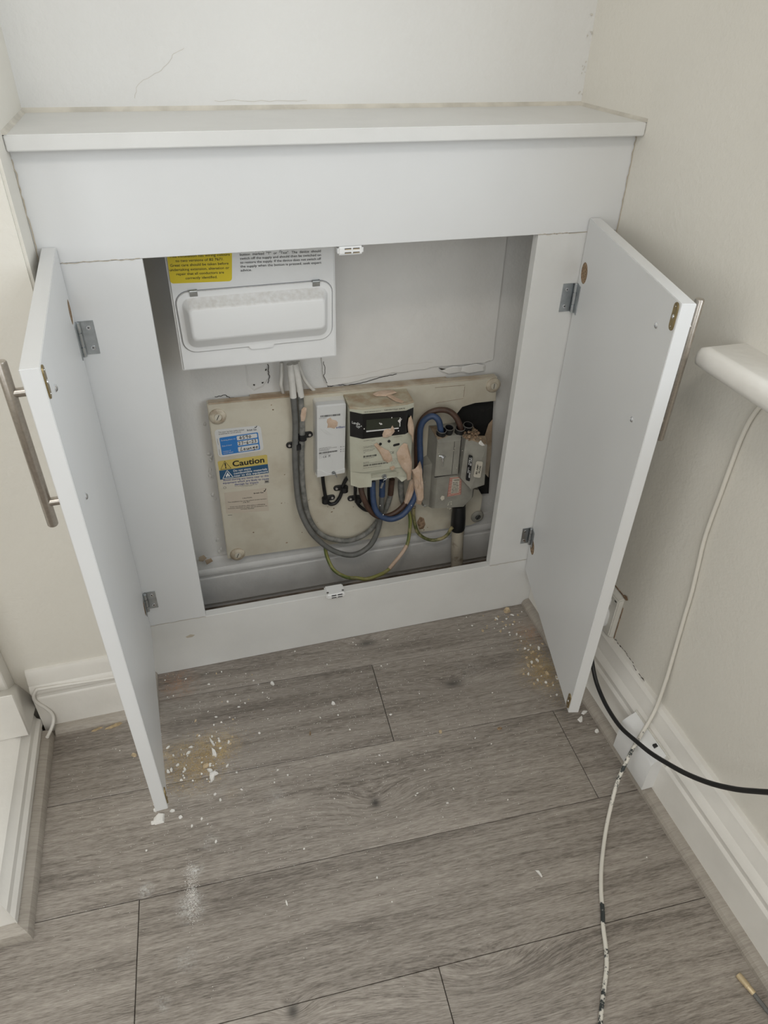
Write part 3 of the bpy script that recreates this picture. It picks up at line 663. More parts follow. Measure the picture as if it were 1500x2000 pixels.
# hinged lid: rounded frame with a bulging tray, tab at the bottom
L_ = Fr((0.1627,0.0950,0.6696), (0.4194,0.0950,0.6723), (0.4219,0.0950,0.7765), (0.1607,0.0950,0.7739))
def ring(a0, b0, a1, b1, ra, rb, d): return rrect(L_, a0, b0, a1, b1, ra, rb, d, 6)
mb = MB()
mb.rings([ring(0, 0, 1, 1, .085, .20, .0004), ring(0, 0, 1, 1, .085, .20, .0022), ring(.004, .01, .996, .99, .083, .19, .0034), ring(.030, .075, .972, .915, .06, .15, .0034), ring(.036, .09, .966, .90, .055, .14, .0042),
          ring(.060, .235, .945, .79, .035, .09, .0175), ring(.072, .27, .935, .765, .03, .08, .0205), ring(.085, .30, .925, .74, .025, .07, .0212)])
mb.hexa([L_(.44, -.045, .0004), L_(.58, -.045, .0004), L_(.60, .02, .0004), L_(.42, .02, .0004), L_(.44, -.045, .0036), L_(.58, -.045, .0036), L_(.60, .02, .0036), L_(.42, .02, .0036)])
lid = obj('lid', mb, 'lid', cu_, ang=40)
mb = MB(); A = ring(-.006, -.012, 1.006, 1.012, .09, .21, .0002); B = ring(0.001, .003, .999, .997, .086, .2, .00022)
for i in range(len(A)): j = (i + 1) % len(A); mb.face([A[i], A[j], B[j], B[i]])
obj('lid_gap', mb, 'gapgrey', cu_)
for s_ in (.115, .893):
    mb = MB(); mb.tube([L_(s_ - .024, 1.0, .003), L_(s_ + .024, 1.0, .003)], .0032, 14)
    mb.hexa([L_(s_ - .024, .925, .0034), L_(s_ + .024, .925, .0034), L_(s_ + .024, .925, .0048), L_(s_ - .024, .925, .0048), L_(s_ - .024, 1.0, .0034), L_(s_ + .024, 1.0, .0034), L_(s_ + .024, 1.0, .0055), L_(s_ - .024, 1.0, .0055)])
    obj('hinge_clip', mb, 'steel', cu_)
YL = Fr((0.1573,0.0949,0.7884), (0.2546,0.0949,0.7856), (0.2633,0.0949,0.8665), (0.1597,0.0949,0.8680))
mb = MB(); mb.face(rrect(YL, 0, 0, 1, 1, .05, .06, .0003), 0)
LH = .150
for i, (t, a0, a1) in enumerate((('correctly identified.', .25, .76), ('repair that all conductors are', .11, .87), ('undertaking extension, alteration or', .015, .955), ('Great care should be taken before', .03, .945), ('to two versions of BS 7671.', .12, .87), ('This installation has wiring colours', .03, .965))):
    text(mb, YL, t, a0, a1, .075 + i * .0865, .075 + i * .0865 + .050, .0006, 1, .006)
o = obj('warning_label', mb, ['yellow', 'ink'], cu_); o['label'] = 'yellow wiring colours label'
TL = Fr((0.2702,0.0949,0.7996), (0.4048,0.0949,0.7975), (0.4042,0.0949,0.8310), (0.2719,0.0949,0.8330))
mb = MB()
for i, (t, a0, a1) in enumerate((('advice.', .0, .135), ('the supply when the button is pressed, seek expert', 0, 1), ('to restore the supply. If the device does not switch off', 0, 1), ('switch off the supply and should then be switched on', 0, 1), ('button  marked  "T"  or  "Test".  The  device  should', 0, 1), ('quarterly, by pressing the', 0, .6))):
    text(mb, TL, t, a0, a1, .02 + i * .188, .02 + i * .188 + .115, .0006, 0, .004)
o = obj('test_notice', mb, 'ink', cu_)

# ================================================================ METER BOARD
bd = thing('meter_board', 'cream painted meter backboard with stickers fixed to the back wall', 'board', (.49, YB, .14))
BY = .160
B = Fr((.1849, BY, .1511), (.809, BY, .1333), (.7882, BY, .5243), (.1876, BY, .5348))
# outline with the broken-out notch at the right for the service head
outline = [B(0, 0), B(.93, 0), B(.965, .02), B(.975, .21), B(.955, .27), B(.885, .30), B(.855, .45), B(.85, .62), B(.842, .70), B(.848, .80), B(.87, .845), B(.92, .858), B(.97, .862), B(1.0, .855), B(1, 1), B(0, 1)]
mb = MB(); mb.prism([p_ + V((0, .016, 0)) for p_ in outline], (0, -.016, 0), .0015, 2)
board = obj('board', mb, 'cream', bd)
mb = MB(); mb.hexa([B(.005, .997, -.0155), B(.995, .997, -.0155), B(.995, .997, -.0012), B(.005, .997, -.0012), B(.005, 1.0035, -.0155), B(.995, 1.0035, -.0155), B(.995, 1.0035, -.0012), B(.005, 1.0035, -.0012)])
obj('dusty_edge', mb, 'creamdirty', bd)
mb = MB(); mb.hexa([B(.86, .215, -.022), B(1.01, .20, -.022), B(1.01, .20, -.0155), B(.86, .215, -.0155), B(.83, .868, -.022), B(1.002, .868, -.022), B(1.002, .868, -.0155), B(.83, .868, -.0155)])
obj('bitumen_backing', mb, 'blackrough', bd)
mb = MB()
mb.blob([B(.972, .62, -.010), B(.985, .70, -.010), B(1.0, .73, -.010), B(1.003, .5, -.010), B(1.0, .33, -.010), B(.985, .36, -.010), B(.972, .50, -.010)], (0, -1, 0), .006, 4)
o = obj('broken_edge', mb, 'creamdirty', bd)
mb = MB(); qd = random.Random(11)
mb.hexa([B(.14, .0, -.018), B(.95, .0, -.018), B(.95, .0, -.026), B(.14, .0, -.026), B(.14, 1, -.018), B(.82, 1, -.018), B(.82, 1, -.026), B(.14, 1, -.026)]); obj('batten', mb, 'creamdirty', bd)
for (x, z, dirty) in ((.2045, .5074, 0), (.7797, .5075, 0), (.2073, .1613, 0), (.7805, .1604, 1)):
    mb = MB(); mb.lathe((x, BY, z), (0, -1, 0), [(.0165, 0), (.0160, .003), (.0120, .006), (.0085, .0062), (.0080, .005), (.0001, .005)], 24)
    w = obj('fixing_washer', mb, 'fuse' if dirty else 'creamlight', bd) if not (not dirty and 'creamlight' not in M) else None
    if w is None:
        M['creamlight'] = plain('cream plastic', (0.58, 0.52, 0.41), 0.5, col2=(0.36, 0.29, 0.21), vscale=60); w = obj('fixing_washer', mb, 'creamlight', bd)
    mb = MB(); mb.lathe((x, BY - .005, z), (0, -1, 0), [(.0070, 0), (.0066, .0012), (.0001, .0012)], 18); sc = obj('screw', mb, 'steel' if dirty else 'labelcream', w)
    mb = MB(); a = qd.choice((.9, 1.1, 1.5)); u_ = V((math.cos(a), 0, math.sin(a))) * .0058; w_ = V((-math.sin(a), 0, math.cos(a))) * .0007; c = V((x, BY - .0063, z)); mb.face([c - u_ - w_, c + u_ - w_, c + u_ + w_, c - u_ + w_]); obj('screw_slot', mb, 'ink', w)
# stickers
S1 = Fr((0.1956,0.1599,0.4151), (0.2868,0.1599,0.4192), (0.2846,0.1599,0.4770), (0.1942,0.1599,0.4789))
mb = MB(); mb.face(rrect(S1, 0, 0, 1, 1, .08, .13, .0003), 0)
G1 = Fr((0.2030,0.1599,0.4196), (0.2795,0.1599,0.4221), (0.2781,0.1599,0.4622), (0.2019,0.1599,0.4599))
mb.face(rrect(G1, 0, 0, 1, 1, .03, .06, .0005), 1)
for (b0, b1, a0) in ((.71, .95, .44), (.40, .645, .44), (.05, .33, .43)): mb.face(rrect(G1, a0, b0, .97, b1, .025, .06, .0007), 0)
text(mb, S1, 'This meter has been quality checked', .085, .63, .875, .925, .0005, 2); text(mb, S1, '& confirmed for correct polarity', .085, .56, .81, .86, .0005, 2)
text(mb, S1, 'British Gas', .695, .90, .83, .895, .0005, 2, .01)
S1b = S1.sub(.86, .91, .925, .995, .0006); mb.face([S1b(0, .2), S1b(.3, .05), S1b(.6, .2), S1b(.9, .7), S1b(1, 1), S1b(.7, .95), S1b(.62, .6), S1b(.35, .35), S1b(.1, .5)], 2); mb.face([S1b(.1, .6), S1b(.5, 1), S1b(.4, .75)], 2)
text(mb, G1, 'Existing phase no.', .04, .41, .80, .87, .0007, 0); text(mb, G1, 'Date of check', .04, .29, .48, .55, .0007, 0); text(mb, G1, 'Location of', .04, .24, .17, .24, .0007, 0); text(mb, G1, 'socket tested', .04, .29, .07, .14, .0007, 0)
for (b, s) in ((.68, 'a'), (.3, 'b')): quad(mb, S1, .035, b - .22, .042, b, .0005, 3)
# handwriting, drawn stroke by stroke in a unit box per character
HW = {'4': [[(.6, 1), (.1, .35), (.95, .42)], [(.75, .75), (.55, 0)]], '5': [[(.9, .95), (.3, .9), (.25, .55), (.7, .5), (.75, .2), (.15, .05)]], '9': [[(.8, .85), (.4, 1), (.2, .7), (.7, .6), (.85, .9), (.65, 0)]], '0': [[(.5, .8), (.2, .45), (.45, .08), (.85, .3), (.8, .7), (.5, .8)]],
      '2': [[(.1, .75), (.5, .95), (.7, .65), (.1, .1), (.9, .15)]], '7': [[(.1, .85), (.85, .9), (.45, 0)]], '6': [[(.75, .95), (.25, .55), (.2, .15), (.6, .05), (.8, .35), (.3, .4)]], '3': [[(.2, .95), (.8, .9), (.45, .6), (.8, .35), (.2, .05)]], '-': [[(.1, .45), (.8, .5)]],
      'L': [[(.6, 1), (.15, .05), (.95, .1)]], 'o': [[(.5, .6), (.2, .3), (.5, .05), (.8, .3), (.5, .6)]], 'u': [[(.15, .55), (.2, .1), (.6, .1), (.8, .55), (.85, .05)]], 'n': [[(.15, .05), (.2, .5), (.2, .35), (.6, .55), (.8, .05)]], 's': [[(.8, .7), (.3, .55), (.7, .35), (.3, -.2), (.1, .1)]], 'e': [[(.15, .35), (.85, .45), (.6, .65), (.2, .4), (.35, .08), (.9, .15)]], 'g': [[(.8, .6), (.25, .5), (.3, .2), (.8, .55), (.7, -.3), (.2, -.2)]]}
def hand(fr, s, a0, b0, a1, b1):
    w = (a1 - a0) / len(s)
    for i, ch in enumerate(s):
        for st in HW[ch]: stroke(mb, fr, [(a0 + w * (i + .9 * x), b0 + (b1 - b0) * y) for x, y in st], .0011, .0010, 2)
hand(G1, '4590', .50, .74, .82, .93); hand(G1, '27-6-23', .46, .43, .94, .63); hand(G1, 'Lounge', .48, .09, .96, .30)
o = obj('meter_check_sticker', mb, ['label', 'labelblue', 'ink', 'inkgrey'], bd); o['label'] = 'blue and white handwritten sticker'
S2 = Fr((0.1919,0.1599,0.3393), (0.2923,0.1599,0.3341), (0.2922,0.1599,0.4080), (0.1923,0.1599,0.4067))
mb = MB(); mb.face(rrect(S2, 0, 0, 1, 1, .03, .04, .0002), 0)
A1 = Fr((0.1930,0.1599,0.3845), (0.2919,0.1599,0.3852), (0.2922,0.1599,0.4080), (0.1923,0.1599,0.4067)); A2 = Fr((0.1925,0.1599,0.3621), (0.2923,0.1599,0.3631), (0.2919,0.1599,0.3852), (0.1930,0.1599,0.3845))
mb.face(rrect(A1, 0, 0, 1, 1, .04, .12, .0004), 1); quad(mb, A1, 0, 0, 1, .5, .00041, 1); quad(mb, A2, 0, 0, 1, 1, .0004, 2)
text(mb, A1, 'Caution', .285, .935, .24, .80, .0007, 3, .025)
def tri(fr, a0, b0, a1, b1, w, mi, d=.0008):
    p_ = [(a0, b0), (a1, b0), ((a0 + a1) / 2, b1)]
    stroke(mb, fr, p_ + [p_[0]], w, d, mi)
tri(A1, .035, .10, .245, .92, .0007, 3); text(mb, A1, '!', .128, .155, .2, .72, .0008, 3, .04)
tri(A2, .055, .10, .265, .93, .0012, 4); mb.face([A2(.13, .2, .0008), A2(.19, .2, .0008), A2(.205, .36, .0008), A2(.18, .5, .0008), A2(.165, .72, .0008), A2(.14, .5, .0008), A2(.118, .36, .0008)], 4)
mb.face([A2(.145, .2, .0009), A2(.175, .2, .0009), A2(.168, .42, .0009)], 2)
text(mb, A2, 'Do not store', .285, .64, .66, .88, .0007, 4, .012); text(mb, A2, 'combustible materials', .285, .975, .38, .60, .0007, 4, .012); text(mb, A2, 'near to this equipment', .285, .99, .10, .32, .0007, 4, .012)
text(mb, S2, 'Avoid storing any items near to this', .06, .99, .275, .345, .0005, 5, .006); text(mb, S2, 'equipment which are likely to cause', .05, .99, .175, .245, .0005, 5, .006); text(mb, S2, 'damage by impact', .28, .77, .085, .155, .0005, 5, .006)
text(mb, S2, 'For further information please visit', .28, .74, .040, .068, .0005, 3); text(mb, S2, 'www', .40, .64, .008, .028, .0005, 6)
A3 = S2.sub(.90, .06, .985, .16, .0005); stroke(mb, A3, [(0, 0), (1, 0), (1, 1), (0, 1), (0, 0)], .0005, .0001, 6); quad(mb, A3, .1, .2, .9, .8, .0001, 6)
A4 = S2.sub(.05, .0, .10, .075, .0005); stroke(mb, A4, [(0, .2), (0, .8), (.5, 1), (1, .8), (1, .2), (.5, 0), (0, .2)], .0006, .0001, 6)
o = obj('caution_sticker', mb, ['labelcream', 'yellowold', 'labelteal', 'ink', 'inkwhite', 'inkblue', 'inkgrey'], bd); o['label'] = 'yellow and blue Caution sticker'
S3 = Fr((0.1953,0.1599,0.2754), (0.2854,0.1599,0.2664), (0.2849,0.1599,0.3269), (0.1966,0.1599,0.3288))
mb = MB(); quad(mb, S3, 0, 0, 1, 1, .0003)
text(mb, S3, 'British Gas', .685, .915, .80, .855, .0006, 1, .01); S3b = S3.sub(.92, .84, .985, .97, .0006); mb.face([S3b(0, .2), S3b(.3, .05), S3b(.6, .2), S3b(.9, .7), S3b(1, 1), S3b(.7, .95), S3b(.62, .6), S3b(.35, .35), S3b(.1, .5)], 1)
text(mb, S3, 'CAUTION', .41, .63, .63, .685, .0006, 1)
for t, a0, a1, b in (('This installation has wiring colours to two versions', .06, .97, .515), ('of BS 7671.', .41, .58, .445), ('Great care should be taken before undertaking', .10, .92, .29), ('extension, alteration or repair that all conductors are', .05, .97, .215), ('correctly identified.', .34, .66, .145)): text(mb, S3, t, a0, a1, b, b + .05, .0006, 1)
quad(mb, S3, .03, -.09, .13, -.07, .0006, 2)
o = obj('wiring_sticker', mb, ['labelbeige', 'ink', 'inkgrey'], bd); o['label'] = 'faded beige Caution sticker'
# outline of a removed label, and flecks
S4 = Fr((0.6526,0.1599,0.4808), (0.7144,0.1599,0.4841), (0.7150,0.1599,0.5150), (0.6490,0.1599,0.5167))
mb = MB(); quad(mb, S4, 0, 0, 1, 1, .0003); 
for st in ([(0, 1), (1, 1)], [(1, 0), (0, 0)], [(1, .1), (1, .9)]): stroke(mb, S4, st, .0007, .0005, 1)
mb.blob([S4(.93, .45, .0004), S4(1.0, .42, .0004), S4(.99, .62, .0004), S4(.92, .66, .0004)], (0, -1, 0), .0004); 
obj('label_remnant', mb, ['cream', 'rubble'], bd)
mb = MB()
for (a, b) in ((.50, .10), (.51, .085), (.62, .045), (.53, .43)): pass
for px_ in [(0.3093,0.1597,0.5188),(0.3115,0.1597,0.5084),(0.3137,0.1597,0.2814),(0.3204,0.1597,0.2816),(0.3268,0.1597,0.2777),(0.3753,0.1597,0.2814),(0.3730,0.1597,0.2791),(0.3993,0.1597,0.3178),(0.4233,0.1597,0.2381),(0.4282,0.1597,0.2471),(0.4144,0.1597,0.2538),(0.3604,0.1597,0.3216),(0.3249,0.1597,0.3535),(0.2472,0.1597,0.2144),(0.3180,0.1597,0.1713),(0.3900,0.1597,0.2157),(0.3541,0.1597,0.1936),(0.4727,0.1597,0.2433),(0.5807,0.1597,0.1767),(0.5742,0.1597,0.1839),(0.6543,0.1597,0.1505),(0.6456,0.1597,0.1445)]: 
    c = V(px_); r_ = qd.uniform(.0005, .0022); mb.blob([c + V((math.cos(a) * r_ * qd.uniform(.6, 1.4), 0, math.sin(a) * r_ * qd.uniform(.5, 1.1))) for a in (0, 1, 2, 3, 4, 5)], (0, -1, 0), .0004, 2)
o = obj('dirt_fleck', mb, 'rubble', bd); o['kind'] = 'stuff'
mb = MB(); mb.blob([(0.6264,0.1600,0.1709),(0.6332,0.1600,0.1862),(0.6437,0.1600,0.1797),(0.6486,0.1600,0.1606),(0.6442,0.1600,0.1476),(0.6340,0.1600,0.1480)], (0, -1, 0), .0015, 9); obj('plaster_splash', mb, 'rubble', bd)

# ================================================================ COMMUNICATIONS MODULE
hub = thing('communications_module', 'narrow white communications module left of the electricity meter', 'module', (.421, BY, .36))
F = Fr((.3870, .125, .3620), (.4470, .125, .3640), (.4520, .125, .5215), (.3920, .125, .5235))
mb = MB()
Bk = Fr((.3860, BY, .350), (.4500, BY, .350), (.4560, BY, .5215), (.3915, BY, .5240))
mb.rings([rrect(Bk, 0, 0, 1, 1, .06, .03, 0), rrect(Bk, 0.01, 0.01, .99, .985, .06, .03, .018)]); obj('base', mb, 'pvc', hub, ang=40)
mb = MB(); mb.rings([rrect(F, 0.00, -.02, 1.0, 1.0, .06, .03, -.018), rrect(F, 0.00, -.02, 1.0, 1.0, .06, .03, -.003), rrect(F, .02, 0, .98, .985, .05, .025, 0)]); cov = obj('cover', mb, 'label', hub, ang=30)
# lower flap with the dipped edge
mb = MB(); mb.rings([[F(*q, .0001) for q in ((.0, -.02), (1.0, -.02), (1.0, .055), (.72, .035), (.55, .005), (.40, .015), (.18, .075), (.0, .10))], [F(*q, .0014) for q in ((.02, -.015), (.98, -.015), (.98, .05), (.72, .03), (.55, 0), (.40, .01), (.18, .07), (.02, .095))]]); obj('terminal_flap', mb, 'label', hub)
mb = MB()
bars(mb, F, .13, .845, .80, .870, 24, .0004, 0, 4); bars(mb, F, .08, .325, .72, .348, 24, .0004, 0, 6)
for b, a1 in ((.405, .5), (.39, .70), (.375, .45), (.362, .42), (.308, .45), (.828, .35)): bars(mb, F, .08, b, a1, b + .006, 14, .0004, 1, int(b * 99))
text(mb, F, 'trilliant', .66, .97, .665, .695, .0004, 2, .01)
text(mb, F, 'CE', .21, .34, .262, .290, .0004, 0); stroke(mb, F, [(.40, .262), (.47, .29)], .0006, .0004, 0); stroke(mb, F, [(.47, .262), (.40, .29), (.47, .29)], .0006, .0004, 0); stroke(mb, F, [(.09, .262), (.16, .262), (.16, .29), (.09, .29), (.09, .262)], .0003, .0004, 1)
for b in (.385, .345, .315): quad(mb, F, .82, b, .85, b + .010, .0004, 0); bars(mb, F, .88, b, .97, b + .007, 4, .0004, 1)
PR_ = obj('front_print', mb, ['ink', 'inkgrey', 'inkblue'], hub); PR_['kind'] = 'stuff'
mb = MB()
for k in range(3): mb.tube(smooth_path([F(.14 + .07 * k, .69 - .01 * k, .0002), F(.25 + .06 * k, .63, .0004), F(.42 + .06 * k, .585, .0002)]), .0004, 6)
obj('embossed_waves', mb, 'label', hub)
mb = MB(); mb.tube(smooth_path([F(.52, .02, .002), F(.58, .03, .004), F(.64, .02, .003), F(.60, -.005, .004), F(.52, .01, .003)]), .0007, 8); mb.hexa([F(.68, -.055, .002), F(.73, -.06, .002), F(.73, -.06, .004), F(.68, -.055, .004), F(.61, .0, .002), F(.66, .005, .002), F(.66, .005, .004), F(.61, .0, .004)]); mb.lathe(F(.58, .018, .001), F.n, [(.0035, 0), (.003, .0012), (.0001, .0012)], 12)
obj('seal_wire', mb, 'steel', hub)
mb = MB(); mb.blob([F(.36, .81, .0002), F(.46, .83, .0002), F(.52, .80, .0002), F(.66, .78, .0002), F(.72, .75, .0002), F(.70, .70, .0002), F(.60, .665, .0002), F(.48, .685, .0002), F(.36, .69, .0002), F(.38, .74, .0002), F(.34, .77, .0002)], F.n, .0012, 5); o = obj('plaster_splash', mb, 'plaster', hub); o['label'] = 'pink plaster splash'

# ================================================================ ELECTRICITY METER
mt = thing('electricity_meter', 'pale electricity meter with black display band and pink plaster smears', 'meter', (.52, BY, .33))
yf = .1005
def MP(x, z, y): return V((x, y, z))
TOPZ_L, TOPZ_R = .5235, .5205
# body cross-section at each height: (x, y) outline left back -> left front facet -> flat front -> right facet -> right back
def sect(z, x0, x1, yfl, inset_=.024): return [(x0, BY, z), (x0, yfl + .0095, z), (x0 + inset_, yfl, z), (x1 - .018, yfl, z), (x1, yfl + .006, z), (x1, BY, z)]
mb = MB()
mb.rings([sect(.372, .4548, .5850, yf), sect(.4440, .4545, .5852, yf), sect(.5170, .4543, .5855, yf)])
body = obj('body', mb, 'meter', mt, ang=25)
mb = MB(); mb.rings([[(p_[0], p_[1], p_[2]) for p_ in sect(.5172, .4543, .5855, yf)], [(.4543, BY, .5240), (.4543, yf + .0125, .5215), (.4783, yf + .0035, .5205), (.5675, yf + .0035, .5190), (.5855, yf + .009, .5195), (.5855, BY, .5220)]]); obj('dusty_top', mb, 'meterdusty', mt, ang=25)
# terminal cover: two skirts with an arch between them
mb = MB()
def arch(y):
    return [(.4550, y(.4550), .3720), (.4550, y(.4550), .3385), (.4720, y(.4720), .3330), (.4980, y(.4980), .3330), (.4985, y(.4985), .3490), (.5530, y(.553), .3490), (.5650, y(.565), .3345), (.5855, y(.5855), .3410), (.5855, y(.5855), .3720)]
def yfront(x): return yf - .0006 + (max(0, .4785 - x) / .024) * .0095 + (max(0, x - .567) / .018) * .006
mb.rings([arch(yfront), arch(lambda x: BY - .012)]); tc = obj('terminal_cover', mb, 'meter', mt, ang=25)
mb = MB(); mb.box((.496, yf + .0035, .3490), (.560, yf + .0060, .3560)); mb.hexa([(.497, yf + .002, .349), (.555, yf + .002, .349), (.555, yf + .006, .349), (.497, yf + .006, .349), (.499, yf - .0007, .362), (.553, yf - .0007, .362), (.553, yf + .006, .362), (.499, yf + .006, .362)]); obj('terminal_recess', mb, 'meter', mt)
# black band following the facets
zb0, zb1 = .4530, .5085
mb = MB(); ring_ = lambda z: [(.4546, yf + .0078, z), (.4780, yf - .0010, z), (.5675, yf - .0010, z), (.5848, yf + .0047, z), (.5848, yf + .0075, z), (.5675, yf + .002, z), (.4780, yf + .002, z), (.4546, yf + .0105, z)]
zl = [(.4546, .4570, .5125), (.4780, .4525, .5085), (.5675, .4512, .5045), (.5848, .4555, .5065)]
def bandpt(i, top, dy): x, a, b = zl[i]; y = (yf + .0084, yf - .0010, yf - .0010, yf + .0050)[i]; return (x, y + dy, b if top else a)
mb.rings([[bandpt(i, 0, 0) for i in range(4)] + [bandpt(i, 0, .004) for i in (3, 2, 1, 0)], [bandpt(i, 1, 0) for i in range(4)] + [bandpt(i, 1, .004) for i in (3, 2, 1, 0)]]); obj('display_band', mb, 'bezel', mt, ang=15)
FB = Fr((.4780, yf - .0010, .4525), (.5675, yf - .0010, .4512), (.5675, yf - .0010, .5045), (.4780, yf - .0010, .5085))
mb = MB(); quad(mb, FB, .085, .34, .865, .76, .0003); obj('display', mb, 'lcd', mt)
mb = MB(); quad(mb, FB, .085, .27, .84, .325, .0005); quad(mb, FB, .855, .36, .875, .74, .0005); obj('display_trim', mb, 'label', mt)
FL = Fr((.4546, yf + .0084, .4570), (.4780, yf - .0010, .4525), (.4780, yf - .0010, .5085), (.4546, yf + .0084, .5125))
mb = MB(); text(mb, FL, 'Landis', .17, .80, .54, .64, .0004, 0, .005); text(mb, FL, 'Gyr', .50, .84, .43, .53, .0004, 0, .005); text(mb, FL, '+', .86, .95, .47, .56, .0004, 0, .01); obj('maker_print', mb, 'inkwhite', mt)
FR = Fr((.5675, yf - .0010, .4512), (.5848, yf + .0050, .4555), (.5848, yf + .0050, .5065), (.5675, yf - .0010, .5045))
mb = MB(); quad(mb, FR, .35, .45, .75, .66, .0004); obj('indicator', mb, 'green', mt)
# printing on the front, buttons and optical port
FF = Fr((.4785, yf, .372), (.5670, yf, .372), (.5670, yf, .452), (.4785, yf, .452))
mb = MB()
bars(mb, FF, .02, .445, .34, .50, 18, .0003, 0, 2); bars(mb, FF, .02, .175, .63, .225, 28, .0003, 0, 3)
for b, a0, a1 in ((.76, .02, .30), (.725, .02, .28), (.66, .02, .30), (.625, .02, .25), (.58, .02, .07), (.41, .02, .28), (.29, .02, .16), (.255, .02, .56), (.12, .02, .46), (.93, .02, .30), (.90, .22, .30), (.93, .74, .95)): bars(mb, FF, a0, b, a1, b + .014, int((a1 - a0) * 45) + 2, .0003, 1, int(b * 77))
text(mb, FF, 'CE', .64, .76, .455, .515, .0003, 0); stroke(mb, FF, [(.70, .14), (.83, .14), (.83, .29), (.70, .29), (.70, .14)], .0003, .0003, 1); stroke(mb, FF, [(.735, .18), (.795, .18), (.795, .25), (.735, .25), (.735, .18)], .0003, .0003, 1)
FT = Fr((.4783, yf - .0001, .5100), (.5675, yf - .0001, .5060), (.5675, yf + .0030, .5180), (.4783, yf + .0030, .5195))
text(mb, FT, 'Landis+Gyr E470', .50, .97, .18, .42, .0012, 0, .004); bars(mb, FT, .03, .12, .42, .28, 18, .0012, 1, 8)
PR_ = obj('front_print', mb, ['ink', 'inkgrey'], mt); PR_['kind'] = 'stuff'
mb = MB(); mb.lathe(FF(.80, .70, 0), FF.n, [(.0135, 0), (.0135, .0004), (.0128, .0005), (.0001, .0005)], 28); obj('optical_port_ring', mb, 'meter', mt)
mb = MB(); c0 = FF(.755, .70, .0008); c1 = FF(.855, .715, .0008); mb.face([c0 + V((math.cos(a) * .0028, 0, math.sin(a) * .0028)) for a in [math.pi * .5 + math.pi * k / 6 for k in range(7)]] + [c1 + V((math.cos(a) * .0028, 0, math.sin(a) * .0028)) for a in [-math.pi * .5 + math.pi * k / 6 for k in range(7)]]); obj('optical_port', mb, 'black', mt)
for a, b in ((.42, .79), (.625, .84)):
    mb = MB(); mb.lathe(FF(a, b, 0), FF.n, [(.0030, 0), (.0030, .0014), (.0022, .0018), (.0001, .0018)], 14); obj('button', mb, 'black', mt)
mb = MB(); mb.lathe((.5255, yf + .0005, .3555), (0, -1, 0), [(.0055, 0), (.005, .003), (.0035, .0032), (.0030, .0015), (.0001, .0015)], 16)
mb.tube(smooth_path([(.5255, yf - .003, .355), (.529, yf - .006, .352), (.5225, yf - .006, .349), (.524, yf - .004, .343)]), .0008, 8); mb.hexa([(.5155, yf - .006, .330), (.5195, yf - .006, .329), (.5195, yf - .004, .329), (.5155, yf - .004, .330), (.520, yf - .006, .343), (.5235, yf - .006, .342), (.5235, yf - .004, .342), (.520, yf - .004, .343)])
obj('terminal_seal', mb, 'steel', mt)
def splash(par, fr, pts, h, seed, mat='plaster'):
    mb = MB(); mb.blob([fr(a, b, .0003) for a, b in pts], fr.n, h, seed); o = obj('plaster_splash', mb, mat, par, ang=20); o['label'] = 'pink plaster smear'; return o
M_ = Fr((.4600, yf - .0012, .3330), (.5855, yf - .0012, .3330), (.5855, yf - .0012, .5110), (.4600, yf - .0012, .5110))
splash(mt, M_, [(.33, .58), (.38, .60), (.44, .55), (.52, .50), (.58, .48), (.64, .40), (.66, .33), (.58, .31), (.50, .35), (.46, .42), (.40, .50)], .0022, 1)
splash(mt, M_, [(.78, .51), (.84, .55), (.90, .53), (.95, .42), (1.0, .28), (1.0, .14), (.99, .03), (.93, .02), (.91, .12), (.82, .22), (.75, .32), (.72, .43)], .0045, 2)
splash(mt, M_, [(.90, .86), (.94, .90), (.97, .84), (1.0, .76), (1.005, .60), (1.0, .52), (.965, .63), (.91, .68), (.89, .78)], .0035, 3)
splash(mt, M_, [(.47, .70), (.50, .755), (.56, .765), (.63, .745), (.66, .70), (.62, .665), (.54, .65), (.48, .66)], .0045, 4)
splash(mt, M_, [(.61, .77), (.635, .80), (.66, .77), (.68, .72), (.65, .695), (.61, .72)], .003, 5)
splash(mt, M_, [(.61, .245), (.68, .26), (.71, .225), (.66, .19), (.62, .215)], .001, 6)
mb = MB(); mb.blob([(.512, .150, .5232), (.53, .158, .5232), (.556, .158, .5232), (.562, .145, .523), (.535, .135, .5225), (.515, .140, .523)], (0, -.2, 1), .004, 8); mb.blob([(.535, .140, .5232), (.545, .142, .5232), (.566, .110, .5205), (.560, .103, .5205), (.548, .112, .5215)], (0, 0, 1), .0015, 9); o = obj('plaster_splash', mb, 'plaster', mt); o['label'] = 'pink plaster crumbs on top'
mb = MB()
for a, b in ((.42, .848), (.78, .865), (.62, .90), (.74, .72), (.17, .80)): c = M_(a, b, .0004); mb.blob([c + V((math.cos(t) * .0012, 0, math.sin(t) * .0016)) for t in range(6)], (0, -1, 0), .0006, 3)
mb.blob([M_(.72, .85, .0005), M_(.75, .87, .0005), M_(.78, .85, .0005), M_(.75, .82, .0005)], (0, -1, 0), .001, 3); mb.blob([M_(.42, .84, .0005), M_(.45, .85, .0005), M_(.47, .83, .0005), M_(.44, .825, .0005)], (0, -1, 0), .001, 3)
PR_ = obj('paint_speck', mb, 'whitechip', mt); PR_['kind'] = 'stuff'

# ================================================================ SERVICE FUSE UNIT
fu = thing('service_fuse_unit', 'grey main fuse unit with red striped warning label on the right of the board', 'fuse unit', (.69, BY, .22))
fy = .100
